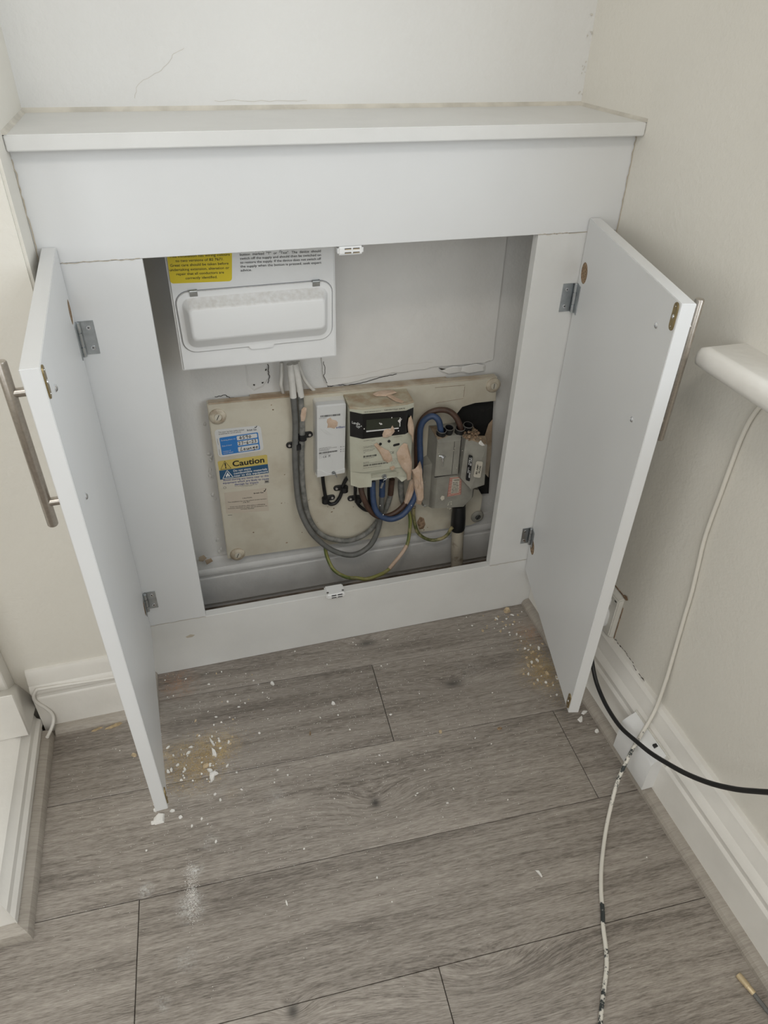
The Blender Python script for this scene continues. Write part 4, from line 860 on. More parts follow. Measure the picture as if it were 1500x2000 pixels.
# base casting with side ears
mb = MB()
def at(px): return px
bl = [V(q) for q in [(0.6309,0.1180,0.3599),(0.6497,0.1180,0.3239),(0.6547,0.1180,0.2328),(0.6377,0.1180,0.2501),(0.6219,0.1180,0.3350)]]
base = [(0.6356,0.1120,0.4322),(0.7011,0.1120,0.4280),(0.7220,0.1120,0.4051),(0.7404,0.1120,0.2360),(0.7201,0.1120,0.2252),(0.6536,0.1120,0.2358)]
mb.prism([V((q[0], BY - .0005, q[2] - .0) ) + V((0, 0, -.028)) for q in base], (0, -(BY - .1125), 0), .003, 2) if False else None
mb.rings([[(.6400, BY, .222), (.735, BY, .214), (.752, BY, .235), (.752, BY, .40), (.700, BY, .428), (.640, BY, .428)],
          [(.6435, .115, .240), (.722, .115, .232), (.742, .115, .255), (.742, .115, .41), (.70, .115, .427), (.6435, .115, .427)],
          [(.6480, .108, .244), (.718, .108, .236), (.736, .108, .258), (.736, .108, .408), (.70, .108, .424), (.6480, .108, .424)]])
obj('base', mb, 'fuse', fu, ang=30)
mb = MB(); mb.rings([[(.6240, BY - .0005, .345), (.646, BY - .0005, .358), (.646, BY - .0005, .232), (.634, BY - .0005, .222), (.6240, BY - .0005, .245)], [(.6260, .138, .342), (.646, .128, .352), (.646, .128, .238), (.635, .138, .228), (.6260, .138, .250)]]); obj('mounting_ear', mb, 'fuse', fu, ang=25)
for x, z in ((.633, .30), (.634, .235)):
    mb = MB(); mb.lathe((x, .137, z), (0, -1, 0), [(.0035, 0), (.003, .002), (.0001, .002)], 12); obj('screw', mb, 'chrome', fu)
# left lid with bevelled edges
mb = MB(); mb.rings([[(.6400, .110, .3345), (.6945, .110, .3325), (.6945, .110, .4265), (.6400, .110, .4285)], [(.6400, .102, .3345), (.6940, .102, .3325), (.6930, .102, .4215), (.6400, .102, .4235)], [(.6425, .099, .3370), (.6915, .099, .3350), (.6905, .099, .4185), (.6425, .099, .4205)]]); lidl = obj('terminal_lid', mb, 'fuse', fu, ang=25)
mb = MB(); mb.box((.677, .0985, .337), (.6777, .0992, .419)); mb.box((.6935, .104, .334), (.6955, .1065, .424)); mb.box((.641, .104, .3305), (.694, .1075, .3335)); obj('lid_gap', mb, 'ink', fu)
# dust on the sloping tops
mb = MB(); mb.hexa([(.641, .104, .4240), (.742, .112, .4120), (.742, BY - .004, .4120), (.641, BY - .004, .4280), (.641, .106, .4295), (.738, .116, .4185), (.738, BY - .006, .4220), (.641, BY - .006, .4300)]); obj('dusty_top', mb, 'fusedusty', fu)
# fuse carrier on the right: taller wedge-nosed block
mb = MB()
mb.rings([[(.6965, .108, .322), (.722, .108, .291), (.7535, .108, .301), (.7525, .108, .414), (.7, .108, .424)],
          [(.6970, .092, .325), (.722, .085, .296), (.7510, .085, .305), (.7470, .085, .402), (.718, .085, .400), (.6985, .094, .424)][:5] if False else [(.6970, .094, .328), (.719, .082, .301), (.7500, .082, .308), (.7460, .084, .408), (.700, .094, .424)]])
car = obj('fuse_carrier', mb, 'fuse', fu, ang=20)
mb = MB(); mb.hexa([(.700, .094, .4235), (.746, .0845, .4075), (.752, .108, .4140), (.700, .108, .4238), (.700, .0955, .4262), (.745, .087, .4105), (.751, .108, .4168), (.700, .108, .4266)]); obj('dusty_top', mb, 'fusedusty', fu)
# facets for the labels
CF = Fr((.719, .082, .301), (.7500, .082, .308), (.7460, .084, .408), (.7095, .0895, .4120))
CL = Fr((.6970, .094, .328), (.719, .082, .301), (.7190, .0868, .418), (.700, .094, .424))
K1 = Fr((0.7047,0.0845,0.3271), (0.7148,0.0845,0.3215), (0.7153,0.0845,0.3867), (0.7054,0.0845,0.3920))
mb = MB(); mb.face(rrect(K1, 0, 0, 1, 1, .25, .05, .0012), 0)
K1r = Fr(K1(1, 0), K1(1, 1), K1(0, 1), K1(0, 0))
text(mb, K1r, 'TYPE 2', .62, .90, .50, .80, .0018, 1, .02); text(mb, K1r, 'BS 1361', .62, .92, .12, .42, .0018, 1, .02); text(mb, K1r, 'SERIES 7', .14, .42, .12, .42, .0018, 1, .02); text(mb, K1r, 'VOLT 2', .30, .52, .55, .82, .0018, 1, .02)
o = obj('rating_label', mb, ['ink', 'inkwhite'], fu); o['label'] = 'narrow black rating label'
K2 = Fr((0.7208,0.0820,0.3341), (0.7381,0.0820,0.3286), (0.7394,0.0820,0.3704), (0.7238,0.0820,0.3741))
mb = MB(); mb.face(rrect(K2, 0, 0, 1, 1, .22, .09, .0012), 0)
K2r = Fr(K2(1, 0), K2(1, 1), K2(0, 1), K2(0, 0))
text(mb, K2r, '80 AMP', .20, .80, .56, .80, .0018, 1, .012); text(mb, K2r, 'FUSE', .30, .74, .18, .42, .0018, 1, .012)
o = obj('fuse_label', mb, ['labelcream', 'ink'], fu); o['label'] = 'cream 80 AMP FUSE label'
K3 = Fr((0.6763,0.1078,0.2715), (0.7068,0.1078,0.2718), (0.7047,0.1078,0.3215), (0.6782,0.1078,0.3231))
mb = MB(); quad(mb, K3, 0, 0, 1, 1, .0006, 0)
for k in range(14): quad(mb, K3, -.04, .02 + k * .07, 1.04, .055 + k * .07, .0009, 1)
quad(mb, K3, .22, .14, .84, .90, .0012, 0); text(mb, K3, 'WARNING', .34, .82, .80, .87, .0015, 2, .02)
for k, (a0, a1) in enumerate(((.26, .82), (.26, .80), (.26, .82), (.28, .78), (.26, .80), (.30, .72), (.28, .72))): bars(mb, K3, a0, .18 + k * .085, a1, .225 + k * .085, 9, .0015, 2, k)
o = obj('warning_label', mb, ['labelcream', 'red', 'ink'], fu); o['label'] = 'red striped warning label'
# glands along the top
for gx, gy, gz, gr in ((.6525, .118, .432, .0105), (.6705, .122, .433, .0095), (.6945, .120, .430, .0105), (.7155, .128, .430, .0105)):
    mb = MB(); mb.lathe((gx, gy, gz - .008), (0, -.25, 1), [(gr * .95, 0), (gr, .012), (gr, .018), (gr * .86, .0182), (gr * .80, .006), (.0001, .006)], 20); g0 = obj('cable_gland', mb, 'black', fu, ang=50)
    mb = MB(); c = V((gx, gy, gz - .008)) + V((0, -.25, 1)).normalized() * .0185
    mb.lathe(c - V((0, -.25, 1)).normalized() * .001, (0, -.25, 1), [(gr * 1.0, 0), (gr * 1.02, .0006), (gr * .9, .0012), (gr * .86, .0002)], 20, False); obj('gland_rim', mb, 'inkgrey', fu)
# seal on the lid
mb = MB(); mb.lathe((.6520, .099, .385), (0, -1, 0), [(.0045, 0), (.004, .003), (.0025, .0032), (.0022, .001), (.0001, .001)], 14)
mb.tube(smooth_path([(.6445, .0975, .389), (.650, .0945, .3895), (.656, .0945, .387), (.659, .0970, .3855)]), .0011, 8); mb.tube([(.6525, .096, .383), (.6530, .0945, .376)], .0016, 8); mb.tube([(.6530, .0945, .376), (.6530, .0945, .3625)], .0008, 8); obj('lid_seal', mb, 'chrome', fu)
mb = MB(); mb.blob([(0.6594,0.1078,0.2702),(0.6626,0.1078,0.2766),(0.6688,0.1078,0.2741),(0.6695,0.1078,0.2657),(0.6636,0.1078,0.2625)], (0, -1, 0), .0006, 4); mb.blob([(0.6481,0.1078,0.3465),(0.6518,0.1078,0.3433),(0.6546,0.1078,0.3376),(0.6511,0.1078,0.3368)], (0, -1, 0), .0006, 4)
for k in range(12): c = V((0.6817,0.1078,0.2494)) + V((qd.uniform(-.004, .006), 0, qd.uniform(-.016, .012))); mb.blob([c + V((math.cos(t) * qd.uniform(.0005, .0022), 0, math.sin(t) * qd.uniform(.0005, .0018))) for t in range(6)], (0, -1, 0), .0004, k)
for px_ in [(0.6766,0.0980,0.3971),(0.6875,0.0980,0.3517),(0.6435,0.0980,0.3944),(0.6966,0.0980,0.3941),(0.6784,0.0980,0.4031)]: c = V(px_); mb.blob([c + V((math.cos(t) * .0010, 0, math.sin(t) * .0012)) for t in range(6)], (0, -1, 0), .0006, 2)
PR_ = obj('paint_speck', mb, 'labelcream', fu); PR_['kind'] = 'stuff'
# rubble lying on the fuse unit
rb = MB()
for k in range(46):
    c = V((.715, .105, .421)) + V((qd.uniform(-.016, .020), qd.uniform(-.012, .016), qd.uniform(-.002, .007))); r_ = qd.uniform(.002, .0045)
    rb.blob([c + V((math.cos(t) * r_ * qd.uniform(.7, 1.3), math.sin(t) * r_ * qd.uniform(.7, 1.3), 0)) for t in range(6)], (0, -.3, 1), r_ * .9, k)
o = obj('rubble', rb, 'rubble', None, loc=(.715, .105, .418)); tag(o, 'small heap of brown plaster rubble on top of the grey fuse unit', 'rubble'); o['kind'] = 'stuff'
mb = MB(); mb.prism([(0.7274,0.0840,0.4129),(0.7326,0.0840,0.4184),(0.7407,0.0840,0.4085),(0.7349,0.0840,0.4081)], (0, .006, .001), .0005); tag(obj('plaster_chip', mb, 'whitechip', loc=(.745, .088, .41)), 'white plaster chip resting on the right corner of the grey fuse unit', 'chip')
# incoming supply pipe with black tape collar
sp = thing('supply_pipe', 'cream painted supply pipe rising from the floor under the grey fuse unit', 'pipe', (.7260, .130, 0))
mb = MB(); mb.tube(smooth_path([(.7290, .130, -.009), (.7278, .130, .04), (.7225, .130, .10), (.7200, .130, .17)]), .0145, 18, rr=None); obj('pipe', mb, 'pipe', sp, ang=60)
mb = MB(); mb.tube([(.7195, .130, .155), (.7190, .130, .160), (.7180, .130, .19), (.7165, .130, .2275)], .018, 18, True, [.0160, .0172, .0168, .0150]); obj('tape_collar', mb, 'black', sp, ang=60)

# ================================================================ CABLES
def cable(name, label, pts, r, mat, cat='cable', sub=6, seg=10, group=None, parts=(), wear=None):
    P = smooth_path(pts, sub); c = V(P[-1])
    root = thing(name, label, cat, c, group)
    mb = MB(); mb.tube(P, r, seg); o = obj('sheath', mb, mat, root, ang=60)
    for nm, pp, rr, mm in parts:
        mb = MB(); mb.tube(smooth_path(pp, 5), rr, seg); obj(nm, mb, mm, root, ang=60)
    return root
cable('grey_cable', 'thick grey cable drooping in front, ending in the blue sleeve under the meter', [(0.3490,0.1500,0.6040),(0.3520,0.1500,0.5362),(0.3526,0.1500,0.4738),(0.3482,0.1490,0.4154),(0.3469,0.1490,0.3529),(0.3481,0.1440,0.2902),(0.3569,0.1370,0.2456),(0.3777,0.1310,0.1992),(0.4162,0.1260,0.1555),(0.4638,0.1260,0.1320),(0.5034,0.1290,0.1489),(0.5231,0.1320,0.1890),(0.5305,0.1355,0.2358),(0.5316,0.1345,0.2852),(0.5305,0.1290,0.3228)], .0062, 'greycable',
      parts=(('paint_coat', [(0.3491,0.1500,0.6050),(0.3509,0.1500,0.5690),(0.3519,0.1500,0.5351)], .0067, 'whitecable'), ('blue_sleeve', [(0.5305,0.1290,0.3255),(0.5312,0.1320,0.3033),(0.5317,0.1345,0.2811)], .0072, 'blue')))
cable('grey_cable', 'grey cable running behind, ending in the brown sleeve under the meter', [(0.3592,0.1530,0.6026),(0.3640,0.1520,0.5665),(0.3665,0.1520,0.5167),(0.3650,0.1510,0.4480),(0.3609,0.1510,0.3875),(0.3606,0.1500,0.3174),(0.3684,0.1500,0.2438),(0.3926,0.1480,0.1920),(0.4331,0.1470,0.1655),(0.4691,0.1470,0.1598),(0.5058,0.1480,0.1758),(0.5358,0.1485,0.2140),(0.5495,0.1480,0.2449),(0.5555,0.1470,0.2768),(0.5560,0.1440,0.3116)], .0060, 'greypaint',
      parts=(('paint_coat', [(0.3593,0.1530,0.6037),(0.3640,0.1520,0.5665),(0.3673,0.1520,0.5334)], .0066, 'whitecable'), ('brown_sleeve', [(0.5565,0.1440,0.3142),(0.5560,0.1460,0.2912),(0.5551,0.1470,0.2714)], .0066, 'brown')))
cable('white_cable', 'thin white cable kinked left of the others under the consumer unit', [(0.3359,0.1650,0.6029),(0.3341,0.1660,0.5741),(0.3322,0.1680,0.5550),(0.3371,0.1770,0.5302),(0.3387,0.1810,0.5145)], .0036, 'whitecable')
cable('white_cable', 'thin white cable curving off to the right under the consumer unit', [(0.3677,0.1680,0.6004),(0.3708,0.1680,0.5831),(0.3782,0.1700,0.5619),(0.3903,0.1740,0.5411),(0.4055,0.1810,0.5224)], .0034, 'whitecable')
mb = MB(); mb.blob([(0.3656,0.1435,0.5099),(0.3699,0.1435,0.5150),(0.3759,0.1435,0.5120),(0.3729,0.1435,0.4919),(0.3694,0.1435,0.4832),(0.3633,0.1435,0.4840),(0.3629,0.1435,0.4967)], (0, -1, 0), .0012, 7); tag(obj('plaster_splash', mb, 'plaster', loc=(.37, .143, .49)), 'pink plaster scrap stuck on the grey cables', 'plaster')
cable('blue_cable', 'blue cable looping from the meter up into the leftmost black gland', [(0.5090,0.1300,0.3257),(0.5081,0.1260,0.3072),(0.5089,0.1190,0.2751),(0.5148,0.1140,0.2540),(0.5268,0.1100,0.2406),(0.5437,0.1070,0.2339),(0.5600,0.1060,0.2359),(0.5755,0.1070,0.2436),(0.5915,0.1110,0.2604),(0.6042,0.1170,0.2846),(0.6122,0.1250,0.3188),(0.6154,0.1310,0.3608),(0.6126,0.1340,0.4106),(0.6131,0.1340,0.4439),(0.6226,0.1320,0.4619),(0.6366,0.1280,0.4682),(0.6475,0.1220,0.4592),(0.6523,0.1180,0.4351),(0.6548,0.1170,0.4118)], .0065, 'blue', seg=12)
cable('brown_cable', 'brown cable looping from the meter up into the third black gland', [(0.4828,0.1300,0.3234),(0.4827,0.1250,0.3068),(0.4874,0.1210,0.2884),(0.4956,0.1210,0.2664),(0.5090,0.1225,0.2447),(0.5245,0.1225,0.2334),(0.5422,0.1220,0.2319),(0.5612,0.1220,0.2384),(0.5807,0.1250,0.2525),(0.5954,0.1290,0.2752),(0.6045,0.1350,0.3000),(0.6121,0.1420,0.3361),(0.6113,0.1460,0.3784),(0.6110,0.1460,0.4290),(0.6227,0.1450,0.4586),(0.6457,0.1420,0.4729),(0.6712,0.1370,0.4722),(0.6879,0.1300,0.4593),(0.6975,0.1230,0.4385),(0.7024,0.1190,0.4190),(0.7045,0.1180,0.4041)], .0062, 'brown', seg=12)
cable('black_cable', 'thin black cable from the left of the meter bending right behind the brown cable', [(0.4728,0.1400,0.3185),(0.4723,0.1380,0.3025),(0.4739,0.1450,0.2812),(0.4807,0.1490,0.2578),(0.4916,0.1500,0.2425),(0.5023,0.1500,0.2349),(0.5155,0.1500,0.2325)], .0037, 'black')
cable('black_cable', 'thin black cable between the brown and blue cables under the meter', [(0.5020,0.1380,0.3190),(0.5023,0.1380,0.2838),(0.5072,0.1420,0.2496),(0.5144,0.1460,0.2312),(0.5217,0.1500,0.2155)], .0033, 'black')
cable('black_cable', 'black cable looped in a U from the white module to the meter', [(0.4019,0.1400,0.3550),(0.4034,0.1450,0.3333),(0.4062,0.1510,0.3091),(0.4103,0.1530,0.2799),(0.4179,0.1530,0.2662),(0.4294,0.1530,0.2655),(0.4388,0.1530,0.2763),(0.4448,0.1530,0.2917),(0.4483,0.1520,0.3107),(0.4547,0.1490,0.3276),(0.4610,0.1470,0.3358)], .0040, 'black')
cable('grey_cable', 'short grey cable tail under the right corner of the meter', [(0.5768,0.1420,0.3068),(0.5789,0.1460,0.2833),(0.5832,0.1490,0.2567),(0.5921,0.1510,0.2309),(0.6002,0.1520,0.2200)], .0068, 'greypaint')
cable('earth_cable', 'long green and yellow earth cable looping below the board', [(0.5968,0.1500,0.2279),(0.6033,0.1480,0.2063),(0.6037,0.1420,0.1809),(0.5938,0.1280,0.1343),(0.5637,0.1050,0.1157),(0.5368,0.0880,0.1029),(0.5095,0.0780,0.1003),(0.4818,0.0740,0.0991),(0.4601,0.0780,0.1037),(0.4383,0.0920,0.0996),(0.4150,0.1150,0.1069),(0.4045,0.1350,0.1311),(0.4025,0.1450,0.1538)], .0042, 'earth',
      parts=(('pink_smear', [(0.5921,0.1265,0.1328),(0.5789,0.1150,0.1245),(0.5635,0.1045,0.1161),(0.5395,0.0890,0.1046)], .0044, 'plaster'),))
cable('earth_cable', 'short dull earth cable curving from the fuse unit to the supply pipe', [(0.6127,0.1490,0.2228),(0.6139,0.1490,0.1992),(0.6171,0.1480,0.1784),(0.6235,0.1450,0.1552),(0.6375,0.1420,0.1379),(0.6586,0.1380,0.1274),(0.6810,0.1330,0.1315),(0.6937,0.1280,0.1452),(0.6985,0.1240,0.1626),(0.7023,0.1220,0.1694)], .0041, 'earthdull')
mb = MB()
for px_ in [(0.5263,0.1090,0.2512),(0.5443,0.1090,0.2338),(0.5188,0.1090,0.2775),(0.5907,0.1090,0.2647),(0.5608,0.1090,0.2378)]: c = V(px_) + V((0, -.006, .001)); mb.blob([c + V((math.cos(t) * .0012, 0, math.sin(t) * .0016)) for t in range(6)], (0, -1, 0), .0006, 2)
PR_ = obj('paint_speck', mb, 'whitechip', bpy.data.objects['blue_cable']); PR_['kind'] = 'stuff'
mb = MB(); mb.tube([(0.6007,0.1500,0.2228),(0.6179,0.1500,0.2241)], .0022, 8); tag(obj('earth_clamp', mb, 'fusedusty', loc=(.61, .15, .24)), 'small dark earth clamp where the two earth cables meet', 'clamp')
mb = MB()
mb.blob([(0.5899,0.1120,0.3531),(0.5979,0.1120,0.3557),(0.6044,0.1120,0.3638),(0.6073,0.1120,0.3736),(0.6113,0.1120,0.3627),(0.6122,0.1120,0.3469),(0.6188,0.1120,0.3127),(0.6211,0.1120,0.2712),(0.6159,0.1120,0.2568),(0.6049,0.1120,0.2615),(0.6024,0.1120,0.2883),(0.5951,0.1120,0.3166)], (0, -1, 0), .009, 12, .8); mb.blob([(0.5911,0.1250,0.3155),(0.5979,0.1250,0.3211),(0.6040,0.1250,0.2930),(0.6005,0.1250,0.2659),(0.5881,0.1250,0.2470),(0.5794,0.1250,0.2556),(0.5843,0.1250,0.2826)], (0, -1, 0), .006, 13, .8)
mb.blob([(0.5899,0.1120,0.3531),(0.5951,0.1120,0.3166),(0.6024,0.1120,0.2883),(0.6049,0.1120,0.2615),(0.6159,0.1120,0.2568),(0.6211,0.1120,0.2712),(0.6188,0.1120,0.3127),(0.6122,0.1120,0.3469),(0.6113,0.1120,0.3627),(0.6073,0.1120,0.3736),(0.6044,0.1120,0.3638),(0.5979,0.1120,0.3557)], (0, 1, 0), .009, 14, .8)
tag(obj('plaster_lump', mb, 'plaster', loc=(.63, .115, .32), ang=20), 'big pink plaster lump stuck on the blue and brown cables right of the meter', 'plaster')
def clip_(px, side, label):
    c = V(px); r = thing('cable_clip', label, 'clip', c)
    mb = MB(); L1 = .013 * side
    pts = []
    for k in range(9): a = -math.pi / 2 + math.pi * k / 8; pts.append((c.x + L1 + side * math.cos(a) * .0065, BY, c.z + math.sin(a) * .0065))
    pts = [(c.x - .002 * side, BY, c.z - .0062)] + pts + [(c.x - .002 * side, BY, c.z + .0062)]
    mb.prism(pts, (0, -.004, 0), .0008); mb.tube([(c.x - side * .003, BY - .009, c.z - .0062), (c.x - side * .003, BY - .009, c.z + .0062)], .0085, 12)
    obj('strap', mb, 'black', r)
    mb = MB(); mb.lathe((c.x + L1, BY - .004, c.z), (0, -1, 0), [(.0032, 0), (.0028, .0010), (.0010, .0010), (.0008, .0004), (.0001, .0004)], 12); obj('screw', mb, 'chrome', r)
clip_((0.3686,0.1600,0.4436), 1, 'black cable clip holding the grey cables, its screw on the right')
clip_((0.3517,0.1600,0.4243), -1, 'black cable clip on the grey cables, its screw on the left')
clip_((0.4117,0.1600,0.2790), 1, 'black cable clip at the bottom left of the U-shaped black cable')
clip_((0.4478,0.1600,0.3015), -1, 'black cable clip under the white module, beside the meter')
clip_((0.4788,0.1600,0.2687), -1, 'black cable clip left of the brown cable under the meter')

# ================================================================ RIGHT WALL FITTINGS
so = thing('socket', 'white wall socket with a plug behind the right door', 'socket', (XR, -.24, .20))
mb = MB(); mb.hexa([(XR, -.276, .152), (XR, -.130, .152), (XR - .012, -.133, .155), (XR - .012, -.273, .155), (XR, -.276, .258), (XR, -.130, .258), (XR - .012, -.133, .250), (XR - .012, -.273, .250)], .002, 2); fp = obj('faceplate', mb, 'pvc', so)
mb = MB(); mb.box((XR - .0012, -.278, .2585), (XR, -.215, .2605)); mb.blob([(XR - .0012, -.268, .258), (XR - .0012, -.279, .257), (XR - .0012, -.284, .262), (XR - .0012, -.278, .267), (XR - .0012, -.270, .264)], (-1, 0, 0), .0015, 3); mb.box((XR - .0012, -.2778, .150), (XR, -.2765, .235)); obj('plaster_gap', mb, 'rubble', so)
mb = MB(); mb.box((XR - .0145, -.205, .225), (XR - .012, -.193, .242), .001); mb.box((XR - .0145, -.255, .225), (XR - .012, -.243, .242), .001); obj('rocker_switch', mb, 'white', so)
mb = MB(); mb.box((XR - .012, -.268, .243), (XR - .0117, -.262, .246)); obj('plate_screw', mb, 'chrome', so)
pl = thing('plug', 'white rounded plug pushed into the wall socket', 'plug', (XR - .012, -.235, .19))
mb = MB()
PF = Fr((XR - .012, -.210, .165), (XR - .012, -.260, .165), (XR - .012, -.260, .215), (XR - .012, -.210, .215))
PF.n = V((-1, 0, 0))
mb.rings([rrect(PF, 0, 0, 1, 1, .3, .3, 0), rrect(PF, 0, 0, 1, 1, .3, .3, .012), rrect(PF, .06, .06, .94, .94, .3, .3, .019), rrect(PF, .18, .18, .82, .82, .3, .3, .023)]); obj('plug_body', mb, 'white', pl, ang=50)
jb = thing('junction_box', 'small white cable box on the right skirting under the crossing cables', 'box', (.86, -.47, .02))
mb = MB(); prof = [(.8628, .021), (.8400, .021), (.8385, .024), (.8385, .092), (.8405, .0985), (.8455, .1035), (.8530, .109), (.8655, .117)]
mb.rings([[(x, -.422, z) for x, z in prof], [(x, -.518, z) for x, z in prof]]); obj('cover', mb, 'white', jb, ang=30)
mb = MB(); mb.box((.8630, -.4205, .0185), (.8655, -.5255, .118)); obj('back_plate', mb, 'pvc', jb)
mb = MB(); mb.box((.8545, -.497, .1105), (.8615, -.4905, .1145)); obj('cable_entry', mb, 'ink', jb)
# skirting joint gaps on the right
mb = MB()
for px_ in [(0.8945,-0.2906,0.1592),(0.8945,-0.3052,0.1600),(0.8945,-0.3234,0.1604),(0.8945,-0.3432,0.1602),(0.8945,-0.3579,0.1547),(0.8945,-0.3738,0.1539),(0.8945,-0.3871,0.1547)]: 
    c = V(px_); c.x = XR - .0035
    for j in range(3):
        e = c + V((0, qd.uniform(-.006, .006), qd.uniform(-.002, .002))); mb.blob([e + V((0, math.cos(t) * qd.uniform(.001, .006), math.sin(t) * qd.uniform(.0004, .0012))) for t in range(6)], (-1, 0, .3), .0006, j)
obj('paint_gap', mb, 'crack', wall_right)

# painted aerial cable
P1 = [(0.8880,-0.4298,0.7612),(0.8905,-0.4115,0.7268),(0.8910,-0.4043,0.6871),(0.8910,-0.4036,0.6318),(0.8910,-0.4040,0.5827),(0.8910,-0.4038,0.5448),(0.8910,-0.4054,0.5016),(0.8910,-0.4125,0.4502),(0.8910,-0.4190,0.4013),(0.8910,-0.4222,0.3583),(0.8905,-0.4268,0.3090),(0.8890,-0.4325,0.2586),(0.8860,-0.4388,0.2136)] + [(0.8766,-0.4487,0.1520),(0.8520,-0.4641,0.1220),(0.8319,-0.4756,0.1000),(0.8113,-0.4895,0.0740),(0.7900,-0.5071,0.0460),(0.7662,-0.5352,0.0200),(0.7395,-0.5688,0.0065),(0.7073,-0.6136,0.0035),(0.6850,-0.6507,0.0035),(0.6710,-0.6797,0.0035),(0.6599,-0.7003,0.0035),(0.6485,-0.7276,0.0035),(0.6371,-0.7499,0.0035),(0.6176,-0.7760,0.0035),(0.6007,-0.7981,0.0035),(0.5796,-0.8304,0.0035),(0.5366,-0.9153,0.0035)]
P = smooth_path(P1, 8)
ax_ = thing('aerial_cable', 'paint-flaked white aerial cable hanging down the right wall onto the floor', 'cable', (.72, -.70, 0))
mb = MB(); mb.tube(P, .0034, 12); o = obj('sheath', mb, 'coax', ax_, ang=60)
at_ = o.data.attributes.new('wear', 'FLOAT', 'POINT'); NP = len(P)
# how much paint has flaked along the run
WEAR = [(0, -.35), (12, -.20), (13, .0), (14, .30), (15, .48), (16, .48), (17, .40), (18, .22), (19, .0), (20, -.1), (21.4, -.05), (21.7, .85), (22.7, .85), (22.9, .1), (24, .15), (24.3, .65), (24.8, .35), (26, .45), (29, .5)]
def wear_at(t):
    for (a, va), (b, vb) in zip(WEAR, WEAR[1:]):
        if a <= t <= b: return va + (vb - va) * (t - a) / (b - a)
    return .3
ln = len(o.data.vertices)
for i in range(ln): at_.data[i].value = wear_at((i // 12) / 8.0)
bk = thing('black_flex', 'thick black flex curving from behind the right door across the skirting', 'cable', (.83, -.48, .1))
mb = MB(); mb.tube(smooth_path([(0.8620,-0.2609,0.1837),(0.8450,-0.2790,0.1636),(0.8360,-0.3008,0.1384),(0.8320,-0.3285,0.1157),(0.8300,-0.3561,0.1035),(0.8280,-0.3918,0.0978),(0.8260,-0.4364,0.1024),(0.8240,-0.4831,0.1235),(0.8230,-0.5194,0.1417),(0.8220,-0.5551,0.1653),(0.8220,-0.5968,0.1952),(0.8220,-0.6372,0.2312),(0.8230,-0.6708,0.2676),(0.8240,-0.6964,0.3005),(0.8250,-0.7298,0.3493),(0.8300,-0.7669,0.4176)], 7), .0040, 12); obj('sheath', mb, 'black', bk, ang=60)
pl2 = thing('aerial_plug', 'brass aerial plug on a dark lead lying by the bead in the bottom right corner', 'plug', (0.8225,-0.8282,0.0000))
q0 = V((0.8196,-0.8138,0.0045)); q1 = V((0.8259,-0.8418,0.0045)); q2 = V((0.8301,-0.8660,0.0040)); q3 = V((0.8441,-0.9105,0.0040))
mb = MB(); dq = (q1 - q0); mb.tube([q0, q0 + dq * .06, q0 + dq * .62, q0 + dq * .64, q0 + dq * .98, q1], .0048, 14, True, [.0044, .0048, .0048, .0042, .0042, .0038]); obj('ferrule', mb, 'ferrule', pl2, ang=40)
mb = MB(); mb.tube([q1 - dq * .05, q2, q3], .0032, 10); obj('lead', mb, 'greycable', pl2)
# thin white wire following the left skirting and dropping round the hearth
cable('white_wire', 'thin painted white wire along the left skirting and round the hearth corner', [(-.014, -.0895, .1120), (-.06, -.0895, .1135)] + [(-0.1417,-0.0905,0.1190),(-0.1884,-0.0905,0.1206),(-0.1936,-0.0915,0.1205),(-0.2002,-0.0930,0.1113),(-0.2021,-0.0940,0.0999),(-0.1983,-0.0940,0.0868),(-0.1902,-0.0945,0.0727),(-0.1837,-0.0955,0.0582),(-0.1817,-0.0980,0.0468),(-0.1834,-0.1040,0.0379),(-0.1872,-0.1100,0.0314),(-0.1907,-0.1180,0.0290),(-0.1938,-0.1300,0.0304)], .0032, 'gloss')

# ================================================================ DEBRIS ON THE FLOOR
def chip_mb(c, r, h, seed, elong=1.0, ang=None, sides=6):
    q_ = random.Random(seed); mb = MB(); c = V(c); ang = q_.uniform(0, 3.1) if ang is None else ang
    o_, t_ = [], []
    for k in range(sides):
        a = 2 * math.pi * k / sides + q_.uniform(-.3, .3); rr = r * q_.uniform(.65, 1.2); x, y = math.cos(a) * rr * elong, math.sin(a) * rr
        x, y = x * math.cos(ang) - y * math.sin(ang), x * math.sin(ang) + y * math.cos(ang)
        o_.append((c.x + x, c.y + y, .0002)); t_.append((c.x + x * .82, c.y + y * .82, .0002 + h * q_.uniform(.7, 1.3)))
    mb.rings([o_, t_]); return mb
def chip(name, px, r, h, mat, label, seed, elong=1.0, ang=None, group=None, cat='chip'):
    c = V(px); c.z = 0
    o = obj(name, chip_mb(c, r, h, seed, elong, ang), mat, loc=c, ang=20); tag(o, label, cat, group); return o
chip('plaster_chip', (-0.0021,-0.3333,0.0000), .0115, .004, 'whitechip', 'large white plaster chip by the foot of the left door', 1, 1.1)
chip('plaster_chip', (-0.0108,-0.3378,0.0000), .004, .002, 'whitechip', 'small white chip left of the large chip at the left door', 2, 1.5)
chip('plaster_chip', (-0.0069,-0.3151,0.0000), .004, .003, 'whitechip', 'white chip tucked under the left door corner', 22, 1.2)
chip('plaster_chip', (0.0226,-0.3242,0.0000), .0035, .002, 'whitechip', 'white chip just right of the left door foot', 23, 1.4)
chip('plaster_chip', (0.0350,-0.3395,0.0000), .004, .0025, 'whitechip', 'rounded white chip right of the left door foot', 3)
chip('plaster_chip', (0.0993,-0.2695,0.0000), .007, .004, 'whitechip', 'upper piece of the white flake cluster in the sawdust', 4, 1.3, .5)
